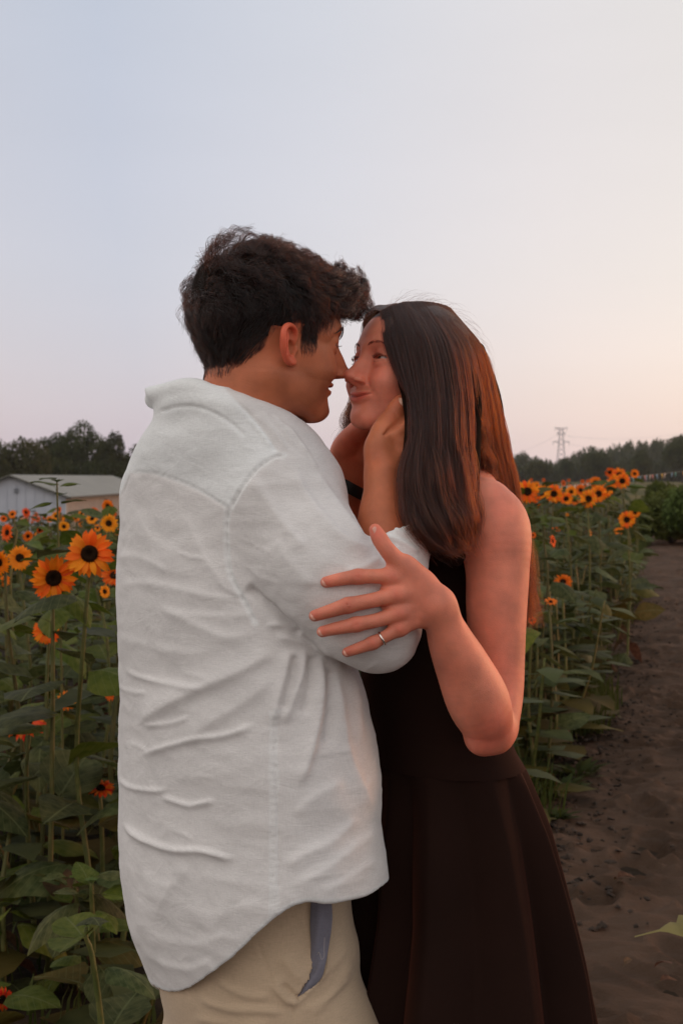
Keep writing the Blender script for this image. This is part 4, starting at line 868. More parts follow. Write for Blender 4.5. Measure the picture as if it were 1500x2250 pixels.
tree(300, 975, 245, 11.0, -5, 7, M_T1, 'dark tree low behind the shirt', 'trees behind the barn', 7000, .032)
for i, (px, pt, w) in enumerate(((8, 1000, 9), (78, 1005, 9), (150, 1003, 10), (215, 1008, 9), (270, 1010, 9))):
    tree(px, pt, 214 + i, w, -5, 40 + i, M_T1, 'low dark tree behind the barn ridge, ' + ('at the left edge', 'above the gable', 'left of the tallest tree foot', 'right of the tallest tree foot', 'half behind the shirt')[i], 'undergrowth behind the barn', 5000, .045)
def forest(name, line, Y0, mt, gen, n_per=420, step=9, zb=-3, depth=40, hw=1.0):
    VV = []; Qs = []; c = 0
    for x_px in np.arange(line[0][0], line[-1][0], step):
        pt = np.interp(x_px, [l[0] for l in line], [l[1] for l in line]) + gen.normal(0, 3.0); Y = Y0 + gen.uniform(0, depth); zt = CAMZ + (HOR - pt) * Y / F; w = 30 * Y / F * gen.uniform(.8, 1.5) * hw; H = zt - zb; V, Q, _, _ = crown_mesh(int(gen.integers(1e6)), n_per, mt, leaf=.09)
        V = V / np.abs(V).max(0); V = V * [w / 2, w / 2, H * .5] + [(x_px - 750) * Y / F, Y, zb + H * .5]; VV.append(V); Qs.append(Q + c); c += len(V)
    return tag(link(name, mesh(name, np.concatenate(VV), np.concatenate(Qs), (mt,), smooth=False)), kind='stuff')
gt = np.random.default_rng(77)
forest('wooded_ridge', [(1080, 1000), (1125, 996), (1150, 992), (1178, 1002), (1225, 1010), (1240, 1003), (1270, 990), (1300, 982), (1330, 984), (1370, 970), (1420, 966), (1460, 960), (1500, 955), (1640, 950)], 560, M_T3, gt, 750, 6, -6, 60)
forest('wood_edge', [(1090, 1022), (1160, 1012), (1230, 1020), (1290, 1012), (1380, 1008), (1440, 1005), (1640, 1000)], 500, M_T1, gt, 500, 7, -3, 30, .9)
forest('far_wood', [(-900, 1015), (-100, 1012), (360, 1020), (560, 1022), (735, 1012), (800, 1016), (1090, 1010)], 560, M_T3, gt, 260, 14, -8, 60, 1.4)
forest('far_wood_right', [(1640, 955), (2600, 985)], 560, M_T3, gt, 220, 18, -8, 60, 1.5)
for i, (px, pt, w, mt, lb) in enumerate(((1243, 1003, 5.0, M_T1, 'narrow dark tree standing under the pylon'), (1308, 986, 11.5, M_T1, 'broad dark tree in front of the ridge right of the pylon'), (1408, 985, 9.0, M_T1, 'dark round tree in front of the ridge near the sunflower bunch'), (1180, 1012, 9.5, M_T2, 'rounded olive tree left of the pylon'), (1500, 948, 13.0, M_T1, 'large dark tree at the right edge of the photo'))):
    tree(px, pt, 420 - 5 * i, w, -.6, 60 + i, mt, lb, 'trees before the wooded ridge', 5000, .045, name='tree', sq=1.4)
gs = np.random.default_rng(5)
def bush(px, ptop, Y, w, seed, lb, mt):
    x = (px - 750) * Y / F; H = CAMZ + (HOR - ptop) * Y / F; root = empty('bush', (x, Y, 0)); tag(root, lb, 'bush', 'bushes beyond the path'); V, Q, C, R = crown_mesh(seed, 9000, mt, leaf=.045); V = V / np.abs(V).max(0) * [w / 2, w / 2, H * .56] + [0, 0, H * .46]; link('foliage', mesh('foliage', V, Q, (mt,), smooth=False), root)
    mb = MB()
    for k in range(6): a = k * 1.05; mb.tube([(0, 0, 0), (.2 * w * math.cos(a), .2 * w * math.sin(a), H * .45), (.3 * w * math.cos(a), .3 * w * math.sin(a), H * .8)], [.03, .02, .008], 5)
    mb.build('stem', M_BARK, root)
M_BUSH = treemat('bush_foliage', (.060, .085, .018), (.125, .150, .036))
bush(1475, 1072, 31, 2.3, 94, 'low spreading green bush in front of the others at the path end', M_BUSH); bush(1492, 1058, 33, 1.9, 91, 'green bushy plant mass at the right edge beyond the path end', M_BUSH); bush(1545, 1040, 30, 1.9, 92, 'green bush just outside the right edge', M_BUSH); bush(1450, 1054, 37, 1.4, 93, 'smaller green bush left of the edge one', M_BUSH)
# ------------------------------------------------------------------ pylon and wires
M_ST = mat('galvanised_steel', (.48, .45, .49), .6, .3)
def pylon():
    Y = 900.0; k = Y / F; x0 = (1232 - 750) * k; zb = -4; zt = CAMZ + (HOR - 939) * k; root = empty('pylon', (x0, Y, zb)); tag(root, 'lattice power pylon rising pale above the wooded ridge', 'pylon'); H = zt - zb
    w = lambda t: 3.6 * (1 - t) ** 1.3 + .9; mb = MB(); r = .12
    cor = [(-1, -1), (1, -1), (1, 1), (-1, 1)]; lv = np.linspace(0, 1, 13)
    for a, b in cor: mb.tube([(a * w(t), b * w(t), t * H) for t in lv], r, 4)
    mb.build('leg', M_ST, root); mb = MB()
    for i in range(12):
        for q in range(4):
            a, b = cor[q], cor[(q + 1) % 4]; t0, t1 = lv[i], lv[i + 1]; mb.tube([(a[0] * w(t0), a[1] * w(t0), t0 * H), (b[0] * w(t1), b[1] * w(t1), t1 * H)], .09, 3); mb.tube([(b[0] * w(t0), b[1] * w(t0), t0 * H), (a[0] * w(t1), a[1] * w(t1), t1 * H)], .09, 3)
    mb.build('bracing', M_ST, root)
    for z, hw, up in ((CAMZ + (HOR - 941) * k, 13 * k, 2.2 * k), (CAMZ + (HOR - 950) * k, 8.5 * k, 0), (CAMZ + (HOR - 969) * k, 17.5 * k, -1.0 * k)):
        mb = MB()
        for s in (-1, 1):
            tip = np.array([s * hw, 0, z - zb + up]); base = z - zb
            for dz in (.0, -1.6): 
                for dy in (-.8, .8): mb.tube([(s * .8, dy, base + dz), tip], .15, 3)
            for t in np.linspace(.1, .9, 6): p = np.array([s * .8, 0, base]) * (1 - t) + tip * t; q = np.array([s * .8, 0, base - 1.6]) * (1 - t) + tip * t; mb.tube([p, q + [s * .8, 0, 0]], .08, 3)
        a = mb.build('cross_arm', M_ST, root)
        mb = MB()
        for s in (-1, 1): mb.tube([(s * hw, 0, z - zb + up), (s * hw, 0, z - zb + up - 2.4)], .16, 4)
        mb.build('insulator', M_ST, a)
pylon()
def wire(p, q, sag, lb):
    t = np.linspace(0, 1, 24)[:, None]; pts = p * (1 - t) + q * t; pts[:, 2] -= sag * 4 * (t * (1 - t))[:, 0]; V, Fs = tube_geo(pts, .07, 3); tag(link('power_line', mesh('power_line', V, Fs, (M_ST,))), lb, 'wire', 'power lines')
PT = lambda px, py, Y: P(px, py, Y)
wire(PT(1245, 958, 900), PT(1640, 918, 820), 6, 'upper thin power line running right from the pylon'); wire(PT(1249, 976, 900), PT(1660, 955, 820), 6, 'lower power line running right from the pylon'); wire(PT(1219, 958, 900), PT(1000, 1010, 1050), 6, 'power line running left from the pylon behind the hair')
# ------------------------------------------------------------------ bunting
def bunting():
    root = empty('bunting', P(1120, 1100, 14)); tag(root, 'string of small coloured pennants stretched across behind the right sunflowers', 'bunting'); o = np.array(root.location)
    K = [(1100, 1078, 13.5), (1180, 1074, 15), (1250, 1067, 17), (1320, 1058, 19), (1400, 1047, 22), (1460, 1040, 24), (1560, 1030, 27)]; pts = catmull([P(*q) for q in K], 12); V, Fs = tube_geo(pts - o, .003, 4); link('cord', mesh('cord', V, Fs, (mat('cord', (.25, .23, .20), .8),)), root)
    cols = [(.10, .35, .36), (.62, .42, .06), (.12, .30, .42), (.55, .20, .18), (.60, .34, .08), (.08, .38, .30), (.58, .50, .42)]; ms = [mat('pennant_%d' % i, c, .7) for i, c in enumerate(cols)]; ms = ms
    for i, m in enumerate(ms): m.name = ('teal', 'yellow', 'blue', 'red', 'amber', 'green', 'cream')[i] + '_pennant'
    seg = np.linspace(3, len(pts) - 3, 44)
    for k, s in enumerate(seg):
        p = pts[int(s)] - o; d = pts[int(s) + 1] - pts[int(s)]; d /= np.linalg.norm(d); w, h = .040, .085; n = np.array([-d[1], d[0], 0]) * .002
        V = np.array([p - d * w, p + d * w, p + [0, 0, -h] + n * gs.normal(0, 6)]); V = np.r_[V - n, V + n]; link('pennant', mesh('pennant', V, [(0, 1, 2), (5, 4, 3), (0, 3, 4, 1), (1, 4, 5, 2), (2, 5, 3, 0)], (ms[gs.integers(7)],), smooth=False), root)
bunting()
R_ = math.radians
ZS = [0.5, 0.035, -0.0275, -0.0605, -0.0735, -0.094, -0.111, -0.5]
ZM = [0.5, 0.035, -0.0190, -0.0350, -0.0480, -0.071, -0.088, -0.477]
ZW = [0.5, 0.035, -0.0230, -0.0450, -0.0555, -0.075, -0.092, -0.481]
HM = frame_for(R_(19), R_(-5), 0, (0.124, 0, -0.019), P(768, 826, 2.045), 1.02)
HW = frame_for(R_(180 + 32), R_(14), R_(0), (0.124, 0, -0.023), P(757, 825, 2.02), 0.90)
def head_mesh(sd, zd, lo=-0.2):
    V, Q = net(sd, (-0.13, -0.11, lo), (0.14, 0.11, 0.14), HRES); return V, Q
sm = head_sdf('m', eye_open=0.9, mouth_gap=0.0022)
VM, QM = head_mesh(sm, ZM); TM = head_paint(VM, 'm', SKIN_M); VM = zmap(VM, ZS, ZM)
HX = [-.12, -.07, -.043, -.02, -.016, .026, .0265, .050, .0505, .066, .095, .12]
HZ = [-.042, -.040, -.022, 0.0, .024, .026, -.002, .000, .034, .044, .060, .065]
_h = np.clip((VM[:, 2] - np.interp(VM[:, 0], HX, HZ)) / 0.018 + 0.1, 0, 1) * (np.abs(VM[:, 1]) < np.where(VM[:, 0] < .03, .076, .09)); _ear = (np.abs(VM[:, 1]) > .0735) & (VM[:, 0] > -.02) & (VM[:, 0] < .03) & (VM[:, 2] < .036)
_h[_ear] = 0; EARM = _ear; TM = TM * (1 - _h[:, None] * 0.93)
sw = head_sdf('w', eye_open=0.55, smile=1.0)
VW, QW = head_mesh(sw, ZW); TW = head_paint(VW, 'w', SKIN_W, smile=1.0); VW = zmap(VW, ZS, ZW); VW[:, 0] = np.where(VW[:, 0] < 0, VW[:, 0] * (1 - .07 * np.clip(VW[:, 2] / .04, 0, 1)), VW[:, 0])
_h = np.clip((VW[:, 2] - np.interp(VW[:, 0], [-.1, .0, .03, .05, .075, .1], [-.1, -.1, .0, .055, .078, .085])) / 0.006, 0, 1); _h[VW[:, 2] < -.09] = 0; TW = TW * (1 - _h[:, None] * 0.95)
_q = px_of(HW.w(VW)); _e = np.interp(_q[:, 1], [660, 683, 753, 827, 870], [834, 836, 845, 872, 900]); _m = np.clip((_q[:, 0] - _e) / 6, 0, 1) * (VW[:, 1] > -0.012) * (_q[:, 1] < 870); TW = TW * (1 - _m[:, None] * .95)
print('DBG heads', len(VM), len(VW))
def eyeball(fr, sg, look, name_parent, zd):
    c = zmap(np.array([[0.0760, sg * 0.0325, 0.0138]]), ZS, zd)[0]; r = 0.0126
    u = np.linspace(0, math.pi, 17); v = np.linspace(0, 2 * math.pi, 25)[:-1]
    d = np.array(look, float); d /= np.linalg.norm(d); a = np.cross(d, [0, 0, 1]); a /= np.linalg.norm(a); b = np.cross(d, a)
    V = [d * math.cos(p) + (a * math.cos(q) + b * math.sin(q)) * math.sin(p) for p in u for q in v]
    Fs = []; fm = []
    for i in range(16):
        for j in range(24): Fs.append((i * 24 + j, (i + 1) * 24 + j, (i + 1) * 24 + (j + 1) % 24, i * 24 + (j + 1) % 24)); fm.append(1 if i < 3 else 0)
    o = link('eye', mesh('eye', fr.w(np.array(V) * r + c), Fs, (M_EYE, M_IRIS), fmat=fm), name_parent); return o
def depth_at(V, px, py, r=7):
    q = px_of(V); m = ((q - [px, py]) ** 2).sum(1) < r * r
    return V[m, 1].min() if m.any() else None
VMw = HM.w(VM); VWw = HW.w(VW)
print('DBG cheek', depth_at(VWw, 870, 900), depth_at(VWw, 850, 930), depth_at(VWw, 800, 930), HW.c, HM.c)
# hand: list of finger chains given as (px, py, Y, r)
def chain(s, pts, k=0.004, mode='+', n=6, flat=None):
    s.tube([P(*p[:3]) for p in pts], [p[3] for p in pts], k, flat, mode, n)
nails = []
def nail(px, py, Y, dirpx, w, l, m, tilt=(0, -1, 0), parent=None):
    c = P(px, py, Y); d = P(px + dirpx[0], py + dirpx[1], Y) - P(px, py, Y); d /= np.linalg.norm(d)
    n = np.array(tilt, float); n -= d * n.dot(d); n /= np.linalg.norm(n); sd = np.cross(d, n)
    V = []; Fs = []; A = 9; B = 9
    for i in range(A):
        a = (i / (A - 1)) * 2 - 1
        for j in range(B):
            b = (j / (B - 1)) * 2 - 1
            ww = w * (1 - 0.16 * abs(a) ** 3 if a > 0 else 1 - 0.34 * abs(a) ** 3)
            V.append(c + d * (a * l * (1 - 0.18 * b * b)) + sd * (b * ww) - n * (w * 0.42 * b * b + l * 0.10 * a * a))
    for i in range(A - 1):
        for j in range(B - 1): Fs.append((i * B + j, (i + 1) * B + j, (i + 1) * B + j + 1, i * B + j + 1))
    o = link('nail', mesh('nail', V, Fs, (m,)), parent)
    md = o.modifiers.new('t', 'SOLIDIFY'); md.thickness = 0.0006; md.offset = 0
    return o

# ---- woman's near arm and hand on his sleeve
def woman_arm():
    s = SDF()
    # upper arm hanging from the shoulder, elbow bent, forearm folded up in front of it
    chain(s, [(1062, 1122, 2.02, .046), (1084, 1165, 2.01, .052), (1092, 1250, 2.00, .0450), (1090, 1340, 1.995, .0425), (1093, 1430, 1.99, .0380), (1098, 1520, 1.978, .0325), (1093, 1590, 1.955, .029)], 0.02)
    s.ell(P(1000, 1130, 2.06), (0.08, 0.05, 0.05), 0.03)                                     # shoulder towards chest
    chain(s, [(1085, 1618, 1.940, .0235), (1062, 1618, 1.930, .0270)], 0.02)
    chain(s, [(1078, 1608, 1.935, .0300), (1052, 1545, 1.915, .0420), (1018, 1470, 1.895, .0370), (990, 1410, 1.875, .0300), (972, 1362, 1.86, .0235), (957, 1330, 1.85, .0225)], 0.007)
    # back of the hand
    f = (0, 1, 0.15)
    s.tube([P(957, 1332, 1.850), P(925, 1318, 1.843), P(890, 1312, 1.836)], [.0250, .0320, .0345], 0.012, (f, 0.42))
    s.tube([P(925, 1280, 1.848), P(893, 1266, 1.840), P(866, 1267, 1.834)], [.016, .0135, .0110], 0.010, (f, 0.75))
    s.tube([P(930, 1345, 1.850), P(895, 1365, 1.840), P(876, 1378, 1.836)], [.015, .0115, .0100], 0.010, (f, 0.75))
    YF = 1.834
    fing = [[(888, 1272, 1.838, .0105), (862, 1266, 1.831, .0108), (825, 1266, 1.826, .0094), (786, 1267, 1.826, .0096), (745, 1273, 1.829, .0084), (716, 1279, 1.834, .0074)],
            [(900, 1302, 1.836, .0105), (871, 1307, 1.829, .0112), (818, 1319, 1.823, .0097), (765, 1330, 1.822, .0100), (720, 1344, 1.825, .0086), (691, 1353, 1.830, .0076)],
            [(903, 1336, 1.836, .0105), (877, 1347, 1.830, .0110), (830, 1362, 1.825, .0093), (782, 1372, 1.824, .0096), (737, 1381, 1.828, .0083), (708, 1388, 1.833, .0074)],
            [(903, 1366, 1.838, .0100), (878, 1380, 1.833, .0098), (845, 1399, 1.829, .0082), (818, 1413, 1.828, .0084), (785, 1425, 1.832, .0074), (762, 1433, 1.837, .0066)]]
    for c in fing:
        chain(s, c, 0.0045)
        s.ell(P(c[1][0], c[1][1], c[1][2] - .002), (c[1][3] * 1.15, c[1][3] * .95, c[1][3] * 1.05), 0.006)
        s.ell(P(c[3][0], c[3][1], c[3][2] - .001), (c[3][3] * 1.1, c[3][3] * .95, c[3][3] * 1.02), 0.004)
    chain(s, [(930, 1290, 1.846, .016), (895, 1248, 1.836, .0155), (872, 1232, 1.830, .0125), (848, 1205, 1.825, .0108), (833, 1182, 1.826, .0105), (824, 1164, 1.829, .0080)], 0.008)
    for a, b in (((905, 1300), (871, 1307)), ((905, 1330), (877, 1347)), ((908, 1352), (878, 1380)), ((905, 1282), (866, 1268))):   # tendons
        chain(s, [(a[0] + 25, a[1], 1.8405, .003), (a[0], a[1], 1.8315, .003), (b[0], b[1], 1.826, .0035)], 0.007)
    # creases over the knuckles
    for c in fing[:3]:
        for w in (-3, 0, 3):
            x = c[3][0] + w; y = c[3][1]; Y = c[3][2] - c[3][3]
            s.tube([P(x - 1.5, y - 7, Y + .0035), P(x, y, Y + .0004), P(x - 1.5, y + 7, Y + .0035)], [.0004] * 3, 0.0012, mode='-', n=2)
    return s, fing
sa, wf = woman_arm()
lo = P(670, 1680, 1.78); hi = P(1180, 1080, 2.16)
VA, QA = net(sa, (-0.05, 1.79, P(0, 1690, 1.9)[2]), (0.30, 2.13, P(0, 1030, 2.1)[2]), ARES)
VA = relax(VA, QA, 1, 0.3)
# ---- man's right forearm and hand on her cheek
def man_hand_r():
    s = SDF(); c0 = depth_at(VWw, 872, 898)
    ch = c0 - 0.009
    chain(s, [(850, 1400, 1.90, .040), (845, 1220, 1.93, .0395), (840, 1150, 1.935, .0345), (841, 1083, 1.945, .0270), (842, 1040, 1.95, .0240)], 0.012)
    f = (0.25, 1, 0.0)
    s.tube([P(842, 1045, 1.958), P(852, 1000, 1.972), P(872, 962, 1.988), P(898, 930, 2.000)], [.0255, .0300, .0330, .030], 0.012, (f, 0.62))
    s.tube([P(830, 1015, 1.958), P(828, 985, 1.960), P(840, 955, 1.965), P(850, 935, 1.975)], [.014, .0180, .0165, .0140], 0.012)
    chain(s, [(840, 950, 1.970, .0155), (852, 928, 1.980, .0140), (863, 911, ch - .012, .0130), (873, 895, ch - .009, .0125), (880, 882, ch - .005, .0098)], 0.006)
    for i, (x, y, dx, dy) in enumerate(((893, 935, 45, -55), (905, 950, 52, -48), (912, 968, 55, -38), (915, 988, 52, -28))):
        chain(s, [(x - 25, y + 22, 1.965, .013), (x, y, 1.972 + .006 * i, .0118), (x + dx * .5, y + dy * .5, 1.985 + .008 * i, .0105), (x + dx, y + dy, 2.005 + .008 * i, .0085)], 0.004)
    s.tube([P(842, 957, 1.950), P(858, 943, 1.955), P(873, 932, 1.962), P(893, 912, 1.975)], [.0012, .0030, .0038, .004], 0.004, mode='-')
    for w in (-5, 0, 4, 8):
        x, y = 860 + w * .6, 917 - w
        s.tube([P(x - 9, y - 6, ch - .020), P(x, y, ch - .0250), P(x + 9, y + 6, ch - .020)], [.0005] * 3, 0.0014, mode='-', n=2)
    return s, ch
sr, CH = man_hand_r()
VR, QR = net(sr, (P(760, 0, 1.9)[0], 1.85, P(0, 1300, 1.9)[2]), (P(990, 0, 2.05)[0], 2.10, P(0, 855, 2.05)[2]), ARES)
# ---- man's left forearm and hand behind
def man_hand_l():
    s = SDF()
    chain(s, [(640, 1330, 2.30, .042), (720, 1200, 2.25, .038), (752, 1110, 2.22, .0300), (765, 1068, 2.205, .0270), (770, 1045, 2.20, .0275)], 0.012)
    s.tube([P(770, 1050, 2.20), P(776, 1010, 2.19), P(790, 975, 2.18), P(812, 945, 2.165)], [.0295, .0335, .0320, .028], 0.012, ((0, 1, 0), 0.62))
    chain(s, [(757, 1020, 2.185, .020), (752, 992, 2.175, .0185), (768, 966, 2.160, .0175), (792, 945, 2.145, .0150), (815, 930, 2.13, .012)], 0.010)
    for i in range(4):
        chain(s, [(800 + i * 9, 985 + i * 14, 2.17, .013), (830 + i * 8, 950 + i * 16, 2.15, .0115), (858 + i * 6, 925 + i * 16, 2.13, .010)], 0.004)
    s.tube([P(762, 981, 2.145), P(775, 979, 2.14), P(790, 972, 2.145)], [.001, .0022, .0012], 0.005, mode='-')
    return s
sl2 = man_hand_l()
VL, QL = net(sl2, (P(610, 0, 2.3)[0], 2.08, P(0, 1360, 2.3)[2]), (P(900, 0, 2.1)[0], 2.36, P(0, 900, 2.1)[2]), ARES * 1.3)
print('DBG arms', len(VA), len(VR), len(VL))
def arm_tint(V, base, seed, red=()):
    T = np.tile(base, (len(V), 1)); n = fbm(V * 22, 3, seed)
    T = T * (1 + 0.06 * n[:, None] * np.array([0.6, 1.2, 1.2]))
    q = px_of(V)
    for x, y, r, a in red:
        g = np.exp(-(((q - [x, y]) / r) ** 2).sum(1)) * a; T = T * (1 - g[:, None] * np.array([0.02, 0.28, 0.26]))
    return T
WRED = [(c[i][0], c[i][1], 13, 0.7 if i == 5 else 0.55) for c in wf for i in (1, 3, 5)] + [(824, 1170, 16, .8), (1090, 1600, 45, .6), (1062, 1640, 40, .5), (1100, 1110, 40, .35)]
TA = arm_tint(VA, SKIN_W, 3, WRED)
TR = arm_tint(VR, SKIN_M, 5, [(878, 885, 18, .5), (860, 912, 16, .4), (830, 1000, 30, .25)]); TL = arm_tint(VL, SKIN_M * [1.0, .93, 1.0], 6, [(770, 970, 40, .8)])
def loft_op(s, tab, th, q, ex=2.2, k=0.01, ty=0.0, mode='+'):
    """tab rows: py, left px, right px, Y centre.  th: facing angle; q: width/depth ratio."""
    t = np.array(tab, float); py, L, R_px, Y = t.T; sc = Y / F
    z = CAMZ - (py - HOR) * sc; cx = ((L + R_px) / 2 - 750) * sc; hx = (R_px - L) / 2 * sc
    o = np.argsort(z); z, cx, hx, Y = z[o], cx[o], hx[o], Y[o]
    zi = np.linspace(z[0], z[-1], 400)
    def sm(a):
        b = np.interp(zi, z, a); w = np.hanning(15); w /= w.sum(); return np.convolve(np.pad(b, 7, 'edge'), w, 'valid')
    cxi, hxi, Yi = sm(cx), sm(hx), sm(Y)
    di = hxi / math.sqrt((q * math.sin(th)) ** 2 + math.cos(th) ** 2); wi = di * q
    c, sn = math.cos(th), math.sin(th)
    def fn(p):
        zz = p[:, 2]; X = p[:, 0] - np.interp(zz, zi, cxi); Yy = p[:, 1] - np.interp(zz, zi, Yi)
        d = np.interp(zz, zi, di); w = np.interp(zz, zi, wi)
        u = X * sn - Yy * c; v = X * c + Yy * sn
        rr = (np.abs(u / w) ** ex + np.abs(v / d) ** ex + 1e-12) ** (1 / ex)
        e = (rr - 1) * d * (1 + 0.0 * w)
        top = np.maximum(zz - zi[-1], zi[0] - zz)
        return np.maximum(e, top)
    c0 = np.array([cxi.mean(), Yi.mean(), zi.mean()]); R0 = math.hypot((zi[-1] - zi[0]) / 2, wi.max() * 1.2)
    return s.fn(fn, c0, R0, k, mode)
TH = math.radians(35)
SHIRT_TAB = [(862, 385, 530, 2.005), (874, 352, 570, 2.01), (896, 340, 606, 2.02), (925, 328, 646, 2.035), (960, 299, 676, 2.055), (1000, 277, 700, 2.075), (1050, 262, 716, 2.095), (1110, 256, 728, 2.10),
    (1180, 249, 736, 2.10), (1270, 245, 742, 2.10), (1380, 245, 752, 2.10), (1480, 249, 790, 2.10), (1580, 251, 812, 2.10), (1670, 250, 826, 2.10), (1760, 249, 824, 2.10),
    (1850, 246, 838, 2.10), (1930, 249, 846, 2.10), (1980, 252, 850, 2.10), (2060, 268, 850, 2.10), (2120, 292, 850, 2.10), (2260, 345, 850, 2.10)]
HEM = np.array([(200, 2010), (252, 2030), (284, 2100), (319, 2152), (360, 2179), (409, 2177), (453, 2150), (520, 2097), (565, 2052), (610, 2012), (640, 1993), (677, 1982), (721, 1985), (770, 1978), (811, 1967), (842, 1948), (900, 1900)], float)
def hem_fn(off):
    hz = catmull(HEM, 4)
    def fn(p):
        s = F / p[:, 1]; x = 750 + p[:, 0] * s; y = HOR - (p[:, 2] - CAMZ) * s
        return (y - np.interp(x, hz[:, 0], hz[:, 1]) + off) / s * 0.8
    return fn
def shirt_sdf():
    s = SDF(); loft_op(s, SHIRT_TAB, TH, 1.70, 2.2, 0.01)
    # near shoulder, upper sleeve, elbow, forearm part with rolled cuff
    s.tube([P(560, 1000, 2.05), P(600, 1035, 2.00), P(628, 1090, 1.965)], [.060, .070, .078], 0.05)
    s.tube([P(622, 1092, 1.965), P(652, 1165, 1.930), P(702, 1240, 1.905), P(765, 1310, 1.895), P(808, 1352, 1.895), P(822, 1378, 1.90)], [.078, .0790, .0800, .0730, .0610, .0500], 0.014, ((0.2, 1, 0), 0.80))
    s.tube([P(800, 1375, 1.90), P(836, 1400, 1.905), P(850, 1370, 1.905)], [.052, .0425, .045], 0.03)
    s.tube([P(842, 1385, 1.905), P(858, 1290, 1.925), P(866, 1235, 1.935), P(868, 1185, 1.940)], [.047, .0440, .0465, .0475], 0.012)
    s.tube([P(862, 1238, 1.936), P(866, 1195, 1.940), P(866, 1172, 1.942)], [.0500, .0515, .0500], 0.003)
    # far sleeve behind the torso
    s.tube([P(372, 1090, 2.22), P(390, 1200, 2.28), P(480, 1330, 2.36), P(640, 1330, 2.32), P(690, 1260, 2.29)], [.07, .07, .062, .055, .052], 0.03)
    # collar stand and leaf
    s.tube([P(338, 880, 2.14), P(352, 872, 2.07), P(400, 862, 2.00), P(450, 868, 1.955), P(505, 890, 1.935), P(560, 912, 1.935), P(620, 935, 1.96), P(655, 955, 2.01)], [.014, .017, .0195, .0195, .018, .017, .013, .012], 0.014, ((0, 1, 0), 0.7))
    s.tube([P(320, 854, 2.10), P(342, 864, 2.06), P(385, 860, 2.01), P(430, 850, 1.965), P(470, 864, 1.945), P(510, 886, 1.930)], [.0025, .0120, .0150, .0130, .010, .008], 0.005)
    # holes: rolled cuff opening, inside of the hem
    nrm = P(864 - 24, 1165 - 60, 1.955) - P(864, 1165, 1.94); nrm /= np.linalg.norm(nrm); c0 = P(866, 1184, 1.94)
    s.fn(lambda p: np.where(np.linalg.norm(p - c0, axis=1) < 0.085, (p - c0) @ nrm - 0.018, -1.0), c0, 0.085, 0.004, '&') if False else None
    def cut(p):
        d = (p - c0) @ nrm - 0.012 * np.sin((p[:, 0]) * 60) * 0.15; r = np.linalg.norm(p - c0, axis=1) - 0.075
        return np.maximum(-d, r)          # inside the cutter: beyond the plane, near the cuff
    s.fn(cut, c0, 0.08, 0.004, '-')
    s.tube([P(855, 1240, 1.94), c0, c0 + nrm * 0.05], [.034, .0435, .045], 0.003, mode='-', n=0)
    s.fn(hem_fn(0), (0, 2.1, 1.1), 2.0, 0.004, '&')
    inner = SDF(); tab = [(a, l + 11, r - 11, y) for a, l, r, y in SHIRT_TAB if a >= 1850]
    loft_op(s, tab, TH, 1.70, 2.2, 0.004, mode='-')
    return s
ss = shirt_sdf()
bb = (-0.36, 1.80, 0.62), (0.14, 2.48, 1.60)
VS, QS = net(ss, bb[0], bb[1], SRES)
VS = relax(VS, QS, 2, 0.4)
